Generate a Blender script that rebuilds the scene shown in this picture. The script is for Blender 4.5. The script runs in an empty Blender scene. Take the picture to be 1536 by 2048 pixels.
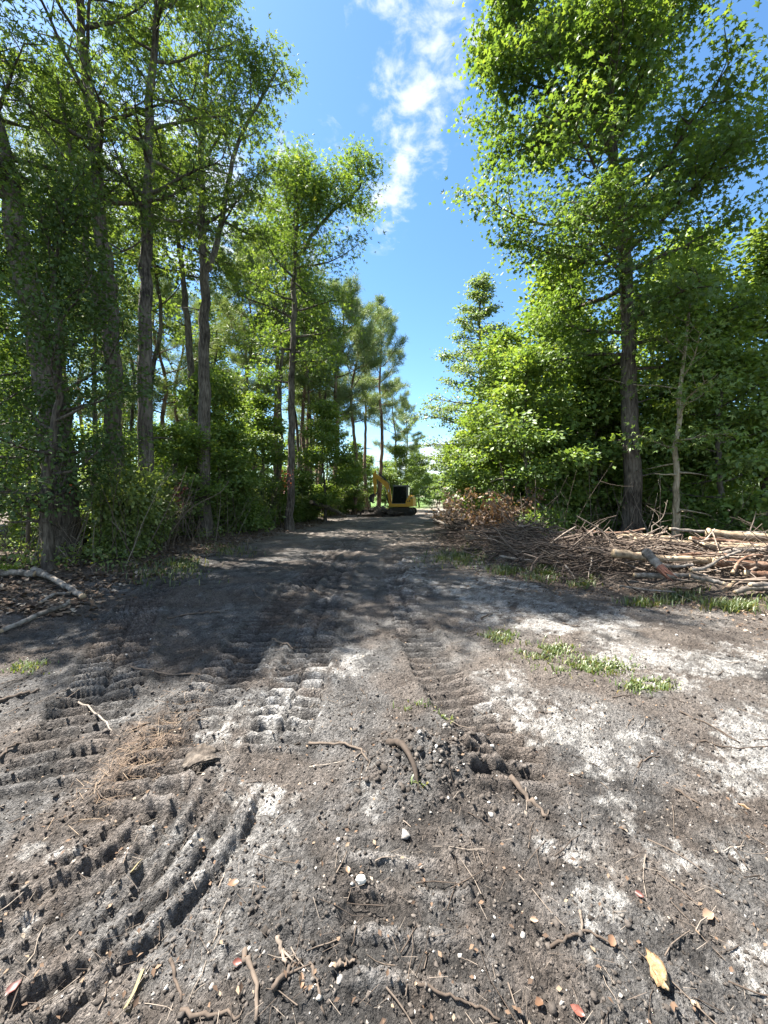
import bpy, bmesh, math, random
import numpy as np
from mathutils import Vector, Matrix

# ------------------------------------------------------------------ camera, sky, sun, exposure
scene = bpy.context.scene
COL = scene.collection
CAMH, F, CX, HY = 1.6, 771.0, 768.0, 994.0        # eye height, focal length and horizon of the photo in its own pixels
cam_d = bpy.data.cameras.new('camera')
cam = bpy.data.objects.new('camera', cam_d); COL.objects.link(cam)
cam_d.sensor_fit = 'VERTICAL'; cam_d.sensor_height = 24.0
cam_d.lens = F / 2048 * 24.0
cam_d.shift_y = -(1024 - HY) / 2048
cam_d.clip_start = 0.05; cam_d.clip_end = 6000
cam.location = (0, 0, CAMH); cam.rotation_euler = (math.pi / 2, 0, 0)
scene.camera = cam
SUN_AZ, SUN_EL = math.radians(-66), math.radians(60)
world = bpy.data.worlds.new('World'); scene.world = world; world.use_nodes = True
sun_d = bpy.data.lights.new('sun', 'SUN'); sun_d.energy = 5.0; sun_d.angle = math.radians(0.5); sun_d.color = (1, .95, .87)
sun = bpy.data.objects.new('sun', sun_d); COL.objects.link(sun)
SV = Vector((math.sin(SUN_AZ) * math.cos(SUN_EL), math.cos(SUN_AZ) * math.cos(SUN_EL), math.sin(SUN_EL)))
sun.rotation_euler = SV.to_track_quat('Z', 'Y').to_euler()
scene.view_settings.view_transform = 'Standard'; scene.view_settings.look = 'None'
scene.view_settings.exposure = 2.45; scene.view_settings.gamma = 1.0
scene.view_settings.use_curve_mapping = False
scene.render.engine = 'CYCLES'
scene.cycles.max_bounces = 7; scene.cycles.diffuse_bounces = 4; scene.cycles.glossy_bounces = 2
scene.cycles.transmission_bounces = 4; scene.cycles.transparent_max_bounces = 4
scene.cycles.sample_clamp_indirect = 6.0
scene.cycles.use_denoising = True

def build_world():
    nt = world.node_tree; nt.nodes.clear(); N, L = nt.nodes, nt.links
    def node(t, **kw):
        n = N.new(t)
        for k, v in kw.items(): setattr(n, k, v)
        return n
    def mth(op, a, b=None, c=None, clamp=False):
        n = node('ShaderNodeMath', operation=op, use_clamp=clamp)
        for i, v in enumerate((a, b, c)):
            if v is None: continue
            if isinstance(v, (int, float)): n.inputs[i].default_value = v
            else: L.new(v, n.inputs[i])
        return n.outputs[0]
    sky = node('ShaderNodeTexSky', sky_type='NISHITA', sun_disc=False, sun_elevation=SUN_EL, sun_rotation=SUN_AZ % (2 * math.pi))
    sky.air_density = 1.0; sky.dust_density = 0.3; sky.ozone_density = 1.8
    hs = node('ShaderNodeHueSaturation'); hs.inputs['Saturation'].default_value = 1.14
    L.new(sky.outputs[0], hs.inputs['Color'])
    tc = node('ShaderNodeTexCoord'); sp = node('ShaderNodeSeparateXYZ'); L.new(tc.outputs['Generated'], sp.inputs[0])
    X, Y, Z = sp.outputs
    zc = mth('MAXIMUM', Z, 0.02)
    u, v = mth('DIVIDE', X, zc), mth('DIVIDE', Y, zc)
    cb = node('ShaderNodeCombineXYZ'); L.new(u, cb.inputs[0]); L.new(v, cb.inputs[1])
    def noise(vec, sc, det, rough=.55, dist=0.0):
        n = node('ShaderNodeTexNoise'); n.inputs['Scale'].default_value = sc; n.inputs['Detail'].default_value = det
        n.inputs['Roughness'].default_value = rough; n.inputs['Distortion'].default_value = dist; L.new(vec, n.inputs['Vector']); return n.outputs['Fac']
    n1 = noise(cb.outputs[0], 12.0, 9, .6, .25); n2 = noise(cb.outputs[0], 5.0, 5, .55, .2)
    # the drifting streak overhead, and the bank behind the left-hand trees
    line = mth('SUBTRACT', .125, mth('MULTIPLY', mth('SUBTRACT', v, .80), .225))
    wob = mth('MULTIPLY', mth('SUBTRACT', n2, .5), .10)
    du = mth('ABSOLUTE', mth('SUBTRACT', mth('ADD', u, wob), line))
    m1 = mth('SUBTRACT', 1.0, mth('DIVIDE', du, mth('MAXIMUM', mth('SUBTRACT', .30, mth('MULTIPLY', v, .125)), .1)), clamp=True)
    fall = mth('DIVIDE', mth('SUBTRACT', 1.60, v), .35, clamp=True)
    m1 = mth('MULTIPLY', m1, fall)
    ex = mth('DIVIDE', mth('SUBTRACT', u, -.86), .72); ey = mth('DIVIDE', mth('SUBTRACT', v, 1.30), .52)
    rr = mth('SQRT', mth('ADD', mth('MULTIPLY', ex, ex), mth('MULTIPLY', ey, ey)))
    m2 = mth('MULTIPLY', mth('SUBTRACT', 1.15, rr, clamp=True), 1.25)
    mh_x = mth('SUBTRACT', 1.0, mth('DIVIDE', mth('ABSOLUTE', mth('SUBTRACT', mth('DIVIDE', X, mth('MAXIMUM', Y, .05)), .15)), .22), clamp=True)
    mh_z = mth('SUBTRACT', 1.0, mth('DIVIDE', mth('ABSOLUTE', mth('SUBTRACT', Z, .09)), .075), clamp=True)
    cb3 = node('ShaderNodeMapping'); cb3.inputs['Scale'].default_value = (1, 1, 2.2); L.new(tc.outputs['Generated'], cb3.inputs[0])
    n3 = noise(cb3.outputs[0], 14, 6, .5)
    m3 = mth('MULTIPLY', mth('MULTIPLY', mh_x, mh_z), 1.5)
    d12 = mth('ADD', mth('MULTIPLY', mth('MAXIMUM', m1, m2), .74), mth('MULTIPLY', mth('SUBTRACT', n1, .57), 2.6))
    d12 = mth('ADD', d12, mth('MULTIPLY', mth('SUBTRACT', n2, .5), 1.3))
    d3 = mth('ADD', m3, mth('MULTIPLY', mth('SUBTRACT', n3, .6), 1.6))
    dens = mth('MULTIPLY', mth('MAXIMUM', d12, d3), 1.25, clamp=True)
    n5 = noise(cb.outputs[0], 1.1, 3, .5)
    inview = mth('MULTIPLY', mth('GREATER_THAN', Y, 0.0), mth('LESS_THAN', mth('ABSOLUTE', X), mth('MULTIPLY', Y, 1.0)))
    low = mth('DIVIDE', Z, .25, clamp=True)
    rest = mth('MULTIPLY', mth('SUBTRACT', 1.0, inview), low)
    d5 = mth('ADD', mth('MULTIPLY', mth('SUBTRACT', n5, .40), 1.8), mth('ADD', mth('MULTIPLY', mth('SUBTRACT', n1, .55), 1.6), .35))
    d5 = mth('MULTIPLY', mth('MULTIPLY', d5, rest), 1.1, clamp=True)
    gate = mth('MAXIMUM', mth('GREATER_THAN', m1, 0.001), mth('MAXIMUM', mth('GREATER_THAN', m2, 0.001), mth('GREATER_THAN', m3, .001)))
    dens = mth('MAXIMUM', mth('MULTIPLY', dens, gate), d5)
    sm = node('ShaderNodeMapRange', interpolation_type='SMOOTHSTEP'); L.new(dens, sm.inputs[0]); sm.inputs[2].default_value = 1.0; sm.inputs[4].default_value = .78
    mix = node('ShaderNodeMixRGB'); L.new(sm.outputs[0], mix.inputs[0])
    tint = node('ShaderNodeMixRGB', blend_type='MULTIPLY'); tint.inputs[0].default_value = 1; tint.inputs[2].default_value = (.93, 1.04, 1.03, 1); L.new(hs.outputs[0], tint.inputs[1]); L.new(tint.outputs[0], mix.inputs[1]); mix.inputs[2].default_value = (4.3, 4.5, 4.8, 1)
    bg = node('ShaderNodeBackground'); bg.inputs[1].default_value = 0.054; L.new(mix.outputs[0], bg.inputs[0])
    out = node('ShaderNodeOutputWorld'); L.new(bg.outputs[0], out.inputs[0])
build_world()

# ------------------------------------------------------------------ small tools
def ground_px(px, py):                 # a point of the photo that lies on flat ground -> (x, y)
    d = F * CAMH / (py - HY); return ((px - CX) / F * d, d)
def at(px, py, d):                     # a point of the photo at depth d -> (x, y, z)
    return np.array([(px - CX) / F * d, d, CAMH - (py - HY) / F * d])
def smooth(e0, e1, x):
    t = np.clip((x - e0) / (e1 - e0), 0, 1); return t * t * (3 - 2 * t)
def hash2(ix, iy, seed):
    n = (ix.astype(np.int64) * 374761393 + iy.astype(np.int64) * 668265263 + seed * 974711) & 0xFFFFFFFF
    n = ((n ^ (n >> 13)) * 1274126177) & 0xFFFFFFFF
    n = n ^ (n >> 16)
    return (n & 0xFFFFFF) / float(0xFFFFFF)
def vnoise(x, y, seed=0):
    ix, iy = np.floor(x), np.floor(y); fx, fy = x - ix, y - iy
    fx = fx * fx * fx * (fx * (fx * 6 - 15) + 10); fy = fy * fy * fy * (fy * (fy * 6 - 15) + 10)
    ix, iy = ix.astype(np.int64), iy.astype(np.int64)
    a, b = hash2(ix, iy, seed), hash2(ix + 1, iy, seed)
    c, d = hash2(ix, iy + 1, seed), hash2(ix + 1, iy + 1, seed)
    return (a + (b - a) * fx) * (1 - fy) + (c + (d - c) * fx) * fy
def fbm(x, y, seed=0, oct=4, gain=.5):
    s, a, t = 0.0, 1.0, 0.0
    for i in range(oct):
        ca, sa = math.cos(.6 * i + .3), math.sin(.6 * i + .3)
        s = s + a * vnoise((x * ca - y * sa), (x * sa + y * ca), seed + i * 17); t += a; a *= gain
        x, y = x * 2.03, y * 2.03
    return s / t
def norm(v): return v / np.maximum(np.linalg.norm(v, axis=-1, keepdims=True), 1e-9)

class Buf:
    """collects vertices and faces; build() links them as ONE mesh object"""
    def __init__(s): s.v, s.f, s.n, s.r = [], {3: [], 4: []}, 0, {3: [], 4: []}
    def add(s, verts, faces, rnd=0.5):
        verts = np.asarray(verts, float).reshape(-1, 3); faces = np.asarray(faces, np.int64); k = faces.shape[1]
        s.v.append(verts); s.f[k].append(faces + s.n); s.n += len(verts)
        s.r[k].append(np.broadcast_to(np.asarray(rnd, float), (len(faces),)))
    def tube(s, pts, rad, sides=6, cap=False, rnd=.5, rough=0.0, rng=None):
        pts = np.asarray(pts, float); n = len(pts); rad = np.broadcast_to(np.asarray(rad, float), (n,))
        t = norm(np.gradient(pts, axis=0)); m = norm(t.mean(0)[None])[0]
        ref = np.eye(3)[np.argmin(np.abs(m))]
        a = norm(np.cross(t, ref)); b = np.cross(t, a)
        th = np.arange(sides) / sides * 2 * np.pi
        rr = rad[:, None] * np.ones(sides)
        if rough and rng is not None: rr = rr * (1 + rough * rng.normal(size=(n, sides)))
        V = pts[:, None] + rr[..., None] * (np.cos(th)[None, :, None] * a[:, None] + np.sin(th)[None, :, None] * b[:, None])
        i = np.arange(n - 1)[:, None] * sides; j = np.arange(sides)[None]; j2 = (j + 1) % sides
        Q = np.stack([i + j, i + j2, i + sides + j2, i + sides + j], -1).reshape(-1, 4)
        s.add(V.reshape(-1, 3), Q, rnd)
        if cap:
            base = s.n - n * sides
            for k, flip in ((0, True), (n - 1, False)):
                c = len(s.v); s.v.append(pts[k][None]); ci = s.n; s.n += 1
                ring = base + k * sides + np.arange(sides); nx = base + k * sides + (np.arange(sides) + 1) % sides
                T = np.stack([np.full(sides, ci), nx if flip else ring, ring if flip else nx], -1)
                s.f[3].append(T); s.r[3].append(np.full(sides, rnd))
    def leaves(s, pos, axis, nrm, size, tmpl, rnd):
        T, Fc = tmpl; N = len(pos)
        a = norm(axis); n = nrm - (nrm * a).sum(1, keepdims=True) * a; n = norm(n); b = np.cross(n, a)
        V = pos[:, None] + size[:, None, None] * (T[None, :, 0, None] * a[:, None] + T[None, :, 1, None] * b[:, None] + T[None, :, 2, None] * n[:, None])
        Q = (Fc[None] + (np.arange(N) * len(T))[:, None, None]).reshape(-1, Fc.shape[1])
        s.add(V.reshape(-1, 3), Q, np.repeat(rnd, len(Fc)))
    def mesh(s, name, mat, smooth_shade=True):
        me = bpy.data.meshes.new(name)
        V = np.concatenate(s.v) if s.v else np.zeros((0, 3))
        q = np.concatenate(s.f[4]) if s.f[4] else np.zeros((0, 4), np.int64)
        t = np.concatenate(s.f[3]) if s.f[3] else np.zeros((0, 3), np.int64)
        me.vertices.add(len(V)); me.vertices.foreach_set('co', V.astype(np.float32).ravel())
        me.loops.add(q.size + t.size); me.loops.foreach_set('vertex_index', np.concatenate([q.ravel(), t.ravel()]).astype(np.int32))
        nf = len(q) + len(t); me.polygons.add(nf)
        st = np.concatenate([np.arange(len(q)) * 4, q.size + np.arange(len(t)) * 3]).astype(np.int32)
        me.polygons.foreach_set('loop_start', st)
        if smooth_shade: me.polygons.foreach_set('use_smooth', np.ones(nf, bool))
        at_ = me.attributes.new('rnd', 'FLOAT', 'FACE')
        r = np.concatenate([np.concatenate(s.r[4]) if s.r[4] else np.zeros(0), np.concatenate(s.r[3]) if s.r[3] else np.zeros(0)])
        at_.data.foreach_set('value', r.astype(np.float32))
        me.materials.append(mat); me.update(calc_edges=True); me.validate()
        return me
    def build(s, name, mat, parent=None, smooth_shade=True):
        o = bpy.data.objects.new(name, s.mesh(name, mat, smooth_shade)); COL.objects.link(o)
        if parent is not None: o.parent = parent
        return o

def tag(o, label=None, cat=None, group=None, kind=None):
    if label: o['label'] = label
    if cat: o['category'] = cat
    if group: o['group'] = group
    if kind: o['kind'] = kind
    return o
def thing(name, loc, label, cat, group=None, rz=0.0):
    o = bpy.data.objects.new(name, None); COL.objects.link(o); o.location = loc; o.rotation_euler = (0, 0, rz)
    o.empty_display_size = .2
    return tag(o, label, cat, group)

# ------------------------------------------------------------------ materials
def new_mat(name):
    m = bpy.data.materials.new(name); m.use_nodes = True; nt = m.node_tree; nt.nodes.clear()
    out = nt.nodes.new('ShaderNodeOutputMaterial'); return m, nt, out
def ramp(nt, fac, stops):
    r = nt.nodes.new('ShaderNodeValToRGB'); e = r.color_ramp.elements
    while len(e) < len(stops): e.new(.5)
    for k, (p, c) in enumerate(stops): e[k].position = p; e[k].color = (*c, 1)
    nt.links.new(fac, r.inputs[0]); return r.outputs[0]
def attr(nt, name, out='Fac'):
    a = nt.nodes.new('ShaderNodeAttribute'); a.attribute_name = name; return a.outputs[out]
def noise_node(nt, scale, detail=4, rough=.6, vec=None, sc=None):
    n = nt.nodes.new('ShaderNodeTexNoise'); n.inputs['Scale'].default_value = scale; n.inputs['Detail'].default_value = detail
    n.inputs['Roughness'].default_value = rough
    if vec is None:
        vec = nt.nodes.new('ShaderNodeTexCoord').outputs['Object']
    if sc is not None:
        mp = nt.nodes.new('ShaderNodeMapping'); mp.inputs['Scale'].default_value = sc; nt.links.new(vec, mp.inputs[0]); vec = mp.outputs[0]
    nt.links.new(vec, n.inputs['Vector']); return n.outputs['Fac']
def mat_leaf(name, stops, trans=1.6, gloss=.03, tfac=.42):
    m, nt, out = new_mat(name); L = nt.links
    c = ramp(nt, attr(nt, 'rnd'), stops)
    d = nt.nodes.new('ShaderNodeBsdfDiffuse'); L.new(c, d.inputs[0])
    t = nt.nodes.new('ShaderNodeBsdfTranslucent')
    mx = nt.nodes.new('ShaderNodeMixRGB'); mx.blend_type = 'MULTIPLY'; mx.inputs[0].default_value = 1
    L.new(c, mx.inputs[1]); mx.inputs[2].default_value = (trans * 1.25, trans * 1.15, trans * .5, 1); L.new(mx.outputs[0], t.inputs[0])
    a = nt.nodes.new('ShaderNodeMixShader'); a.inputs[0].default_value = tfac; L.new(d.outputs[0], a.inputs[1]); L.new(t.outputs[0], a.inputs[2])
    g = nt.nodes.new('ShaderNodeBsdfGlossy'); g.inputs['Roughness'].default_value = .5; g.inputs['Color'].default_value = (1, 1, 1, 1)
    b = nt.nodes.new('ShaderNodeMixShader'); b.inputs[0].default_value = gloss; L.new(a.outputs[0], b.inputs[1]); L.new(g.outputs[0], b.inputs[2])
    L.new(b.outputs[0], out.inputs[0]); return m
def mat_bark(name, c0, c1, c2, sc=(9, 9, 1.6), bump=.6):
    m, nt, out = new_mat(name); L = nt.links
    n1 = noise_node(nt, 2.2, 8, .65, sc=sc); n2 = noise_node(nt, .9, 3, .5)
    mixv = nt.nodes.new('ShaderNodeMath'); mixv.operation = 'MULTIPLY_ADD'; L.new(n2, mixv.inputs[0]); mixv.inputs[1].default_value = .45; 
    h = nt.nodes.new('ShaderNodeMath'); h.operation = 'MULTIPLY'; L.new(n1, h.inputs[0]); h.inputs[1].default_value = .75; L.new(h.outputs[0], mixv.inputs[2])
    c = ramp(nt, mixv.outputs[0], [(.47, c0), (.585, c1), (.71, c2)])
    p = nt.nodes.new('ShaderNodeBsdfPrincipled'); p.inputs['Roughness'].default_value = .92; p.inputs['Specular IOR Level'].default_value = .2
    L.new(c, p.inputs['Base Color'])
    bp = nt.nodes.new('ShaderNodeBump'); bp.inputs['Strength'].default_value = bump; bp.inputs['Distance'].default_value = .03; L.new(n1, bp.inputs['Height'])
    L.new(bp.outputs[0], p.inputs['Normal']); L.new(p.outputs[0], out.inputs[0]); return m
def mat_ramp(name, stops, rough=.9, nscale=None, namt=.5, bump=0.0):
    m, nt, out = new_mat(name); L = nt.links
    f = attr(nt, 'rnd')
    c = ramp(nt, f, stops)
    p = nt.nodes.new('ShaderNodeBsdfPrincipled'); p.inputs['Roughness'].default_value = rough; p.inputs['Specular IOR Level'].default_value = .25
    if nscale:
        n = noise_node(nt, nscale, 5, .65)
        mr = nt.nodes.new('ShaderNodeMapRange'); L.new(n, mr.inputs[0]); mr.inputs[1].default_value = .3; mr.inputs[2].default_value = .7
        mr.inputs[3].default_value = 1 - namt; mr.inputs[4].default_value = 1 + namt
        mx = nt.nodes.new('ShaderNodeMixRGB'); mx.blend_type = 'MULTIPLY'; mx.inputs[0].default_value = 1; L.new(c, mx.inputs[1]); L.new(mr.outputs[0], mx.inputs[2]); c = mx.outputs[0]
        if bump:
            bp = nt.nodes.new('ShaderNodeBump'); bp.inputs['Strength'].default_value = bump; bp.inputs['Distance'].default_value = .01; L.new(n, bp.inputs['Height']); L.new(bp.outputs[0], p.inputs['Normal'])
    L.new(c, p.inputs['Base Color']); L.new(p.outputs[0], out.inputs[0]); return m
def mat_plain(name, col, rough=.5, metal=0.0, nscale=3.0, namt=.3):
    m, nt, out = new_mat(name); L = nt.links
    n = noise_node(nt, nscale, 5, .65)
    c = ramp(nt, n, [(.3, tuple(x * (1 - namt) for x in col)), (.7, tuple(x * (1 + namt * .5) for x in col))])
    p = nt.nodes.new('ShaderNodeBsdfPrincipled'); p.inputs['Roughness'].default_value = rough; p.inputs['Metallic'].default_value = metal
    L.new(c, p.inputs['Base Color']); L.new(p.outputs[0], out.inputs[0]); return m

M = {}
M['leaf_gum'] = mat_leaf('sweetgum_leaf', [(0, (0.053, 0.098, 0.026)), (.45, (0.090, 0.156, 0.036)), (.8, (0.150, 0.219, 0.045)), (1, (0.240, 0.254, 0.054))], 1.35)
M['leaf_gum_dark'] = mat_leaf('dark_broad_leaf', [(0, (0.047, 0.083, 0.026)), (.5, (0.083, 0.138, 0.037)), (.85, (0.135, 0.193, 0.046)), (1, (0.218, 0.221, 0.055))], 1.35)
M['leaf_maple'] = mat_leaf('bright_maple_leaf', [(0, (0.064, 0.119, 0.031)), (.5, (0.118, 0.192, 0.043)), (1, (0.216, 0.264, 0.065))], 1.35)
M['leaf_shrub'] = mat_leaf('shrub_leaf', [(0, (0.073, 0.114, 0.044)), (.5, (0.132, 0.186, 0.059)), (.85, (0.204, 0.249, 0.072)), (1, (0.334, 0.266, 0.119))], 1.6)
M['leaf_ivy'] = mat_leaf('ivy_leaf', [(0, (0.033, 0.061, 0.020)), (.6, (0.058, 0.101, 0.029)), (1, (0.099, 0.134, 0.043))], 1.3, .018, .35)
M['needle'] = mat_leaf('pine_needle', [(0, (0.079, 0.127, 0.052)), (.5, (0.130, 0.194, 0.077)), (1, (0.198, 0.245, 0.103))], 1.2, .05, .3)
M['needle_grey'] = mat_leaf('layered_leaf', [(0, (.07, .12, .045)), (.5, (.11, .17, .06)), (1, (.17, .21, .08))], 1.4, .04, .45)
M['dead_leaf'] = mat_leaf('dead_leaf', [(0, (0.080, 0.040, 0.020)), (.5, (0.168, 0.092, 0.052)), (1, (0.288, 0.192, 0.128))], 1.0, .04, .25)
M['red_leaf'] = mat_leaf('red_leaf', [(0, (.10, .025, .02)), (1, (.22, .07, .045))], 1.0, .04, .3)
M['grass'] = mat_leaf('grass_blade', [(0, (0.060, 0.096, 0.024)), (.5, (0.096, 0.136, 0.036)), (.75, (0.176, 0.168, 0.072)), (1, (0.288, 0.240, 0.136))], 1.1, .04, .35)
M['bark'] = mat_bark('grey_bark', (.025, .021, .018), (.082, .07, .06), (.16, .142, .12))
M['bark_dark'] = mat_bark('dark_bark', (.022, .018, .015), (.07, .058, .048), (.14, .12, .10))
M['bark_pine'] = mat_bark('pine_bark', (.05, .032, .024), (.15, .10, .075), (.26, .19, .14), (5, 5, 1.2))
M['bark_pale'] = mat_bark('pale_bark', (.10, .08, .055), (.24, .20, .14), (.38, .33, .25))
M['log_pale'] = mat_bark('peeled_log_wood', (0.095, 0.068, 0.048), (0.245, 0.184, 0.122), (0.340, 0.272, 0.197), (4, 4, 4), .3)
M['log_red'] = mat_bark('reddish_log_bark', (0.046, 0.023, 0.014), (0.130, 0.072, 0.046), (0.215, 0.143, 0.104), (5, 5, 5), .5)
M['log_grey'] = mat_bark('weathered_log_bark', (.04, .034, .028), (.135, .115, .098), (.27, .24, .21), (5, 5, 5), .5)
M['cut'] = mat_plain('cut_wood', (0.345, 0.255, 0.158), .8, 0, 14, .3)
M['splinter'] = mat_plain('splintered_red_wood', (0.195, 0.085, 0.055), .85, 0, 18, .4)
M['moss'] = mat_leaf('moss', [(0, (.07, .12, .015)), (1, (.2, .25, .04))], 1.0, .02, .25)
M['twig'] = mat_ramp('twig_wood', [(0, (0.025, 0.020, 0.017)), (.4, (0.065, 0.049, 0.038)), (.75, (0.130, 0.104, 0.083)), (1, (0.245, 0.209, 0.173))], .9, 30, .35)
M['twig_red'] = mat_ramp('brush_wood', [(0, (0.030, 0.022, 0.018)), (.4, (0.098, 0.073, 0.057)), (.8, (0.212, 0.166, 0.132)), (1, (0.383, 0.323, 0.264))], .9, 12, .35)
M['litter'] = mat_ramp('litter_leaf', [(0, (0.043, 0.027, 0.018)), (.5, (0.108, 0.068, 0.043)), (.85, (0.187, 0.137, 0.094)), (1, (0.302, 0.259, 0.209))], .8)
M['straw'] = mat_ramp('pine_straw', [(0, (0.062, 0.043, 0.031)), (.6, (0.143, 0.096, 0.062)), (1, (0.236, 0.180, 0.124))], .8)
M['clod'] = mat_ramp('soil_clod', [(0, (.03, .025, .021)), (.7, (.075, .064, .056)), (.9, (.14, .125, .11)), (1, (.42, .4, .37))], .95, 60, .4, .6)
M['stone'] = mat_plain('pale_stone', (.5, .47, .42), .7, 0, 30, .3)
M['rot'] = mat_bark('rotten_wood', (0.095, 0.058, 0.031), (0.224, 0.143, 0.075), (0.340, 0.252, 0.150), (20, 20, 20), .5)

# ------------------------------------------------------------------ the ground
def seg_dist(x, y, P):
    """distance to a polyline, signed side offset and arc length at the nearest point"""
    best = np.full(x.shape, 1e9); off = np.zeros_like(best); arc = np.zeros_like(best); s0 = 0.0
    for (ax, ay), (bx, by) in zip(P[:-1], P[1:]):
        dx, dy = bx - ax, by - ay; ln = math.hypot(dx, dy)
        if ln < 1e-9: continue
        t = np.clip(((x - ax) * dx + (y - ay) * dy) / ln ** 2, 0, 1)
        ox, oy = x - (ax + t * dx), y - (ay + t * dy); d = np.hypot(ox, oy)
        m = d < best; best = np.where(m, d, best); off = np.where(m, (dx * oy - dy * ox) / ln, off); arc = np.where(m, s0 + t * ln, arc)
        s0 += ln
    return best, off, arc
def spline(P, n=8):
    P = np.asarray(P, float); Q = np.vstack([2 * P[0] - P[1], P, 2 * P[-1] - P[-2]]); out = []
    for i in range(1, len(Q) - 2):
        for t in np.linspace(0, 1, n, endpoint=False):
            a, b, c, d = Q[i - 1], Q[i], Q[i + 1], Q[i + 2]
            out.append(.5 * ((2 * b) + (-a + c) * t + (2 * a - 5 * b + 4 * c - d) * t * t + (-a + 3 * b - 3 * c + d) * t ** 3))
    out.append(P[-1]); return np.array(out)
TRACKS = [(spline([ground_px(*p) for p in pts], 6), hw, pitch, depth) for pts, hw, pitch, depth in [
    ([(788, 1060), (786, 1100), (790, 1150), (806, 1200), (830, 1260), (862, 1320), (905, 1385), (960, 1460), (1010, 1540), (1060, 1640)], .21, .135, .046),
    ([(735, 1062), (712, 1100), (678, 1160), (645, 1230), (618, 1310), (590, 1390), (560, 1470), (535, 1530)], .21, .135, .058),
    ([(690, 1080), (625, 1150), (575, 1200), (535, 1240), (495, 1290), (440, 1370), (390, 1440), (330, 1530), (270, 1610), (190, 1700)], .23, .14, .062),
    ([(430, 1130), (350, 1165), (300, 1195), (265, 1240), (240, 1300), (215, 1370), (170, 1440), (100, 1530), (10, 1640)], .26, .14, .058),
    ([(770, 1580), (790, 1680), (800, 1790), (815, 1920), (820, 2040), (822, 2200)], .2, .14, .022),
]]
PILE = [(4.5, 27, .6, .32), (3.75, 18, .9, .5), (3.45, 13, 1.0, .6), (3.8, 9.9, 1.15, .62), (4.7, 8.3, 1.3, .62), (5.9, 7.5, 1.7, .68), (8.0, 7.2, 2.0, .72), (11.5, 7.0, 2.2, .72), (16, 7.2, 2.2, .7)]
PILE_S = spline(PILE, 6)
def pile(x, y):
    h = np.zeros(np.shape(x))
    for cx, cy, r, hh in PILE_S:
        d2 = ((x - cx) ** 2 + (y - cy) ** 2) / r ** 2
        h = np.maximum(h, hh * np.clip(1 - d2, 0, 1) ** .6)
    return h * (.72 + .55 * vnoise(np.asarray(x) * 1.3, np.asarray(y) * 1.3, 777))
def left_edge(y): return np.interp(y, [0, 4.3, 6.5, 9, 13, 24, 34, 60, 200], [-4.0, -4.4, -4.9, -5.1, -5.2, -4.0, -2.6, 2.6, 20])
def right_edge(y): return np.interp(y, [0, 5.5, 7, 9, 14, 27, 40, 60, 200], [9, 5.5, 3.3, 2.5, 2.4, 4.0, 6.6, 9.5, 30])
MOUND = (ground_px(862, 1540), .38, .16)
SANDS = [(430, 1690, 110, 60), (490, 1620, 80, 50), (350, 1770, 90, 25), (425, 1830, 40, 60), (400, 1930, 22, 60), (560, 1430, 80, 50), (600, 1350, 60, 40),
         (690, 1325, 40, 20), (745, 1610, 22, 60), (1120, 1460, 75, 60), (1210, 1530, 80, 35), (1290, 1480, 50, 20), (1010, 1395, 60, 50), (1240, 1620, 50, 40),
         (1060, 1220, 120, 22), (1160, 1245, 120, 18), (960, 1180, 100, 20), (1280, 1310, 120, 26), (1420, 1330, 130, 36), (1500, 1500, 90, 80), (1200, 1850, 45, 120),
         (1310, 1860, 30, 50), (1490, 1960, 60, 60), (1350, 1700, 100, 40), (1130, 1700, 80, 30), (120, 1710, 60, 15), (60, 1850, 60, 30), (330, 1740, 60, 20), (450, 1490, 40, 40), (1010, 1120, 100, 12), (820, 1150, 40, 30)]
def to_px(x, y):
    yy = np.maximum(y, .3); return CX + F * x / yy, HY + F * CAMH / yy
def sand_mask(x, y):
    px, py = to_px(x, y); m = np.zeros(np.shape(x))
    wx = (fbm(x * 2.2, y * 2.2, 61, 3) - .5) * 90; wy = (fbm(x * 2.2, y * 2.2, 71, 3) - .5) * 60
    for cx, cy, rx, ry in SANDS:
        d = ((px + wx - cx) / (rx * 1.25)) ** 2 + ((py + wy - cy) / (ry * 1.25)) ** 2
        m = np.maximum(m, np.clip(1.25 - d, 0, 1))
    m = np.where((y > .5) & (y < 14), m, 0) * (.65 + .35 * (y > 2))
    n = .5 * fbm(x * 7, y * 7, 5, 5, .65) + .5 * fbm((x - .13 * y) * 6, y * 2.2, 8, 5, .65)
    n5 = fbm(x * 22, y * 22, 6, 3, .6)
    return smooth(.30, .92, m * .50 + ((n - .44) * 2.2 + (n5 - .47) * 1.3) * (m > .01)) 
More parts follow.
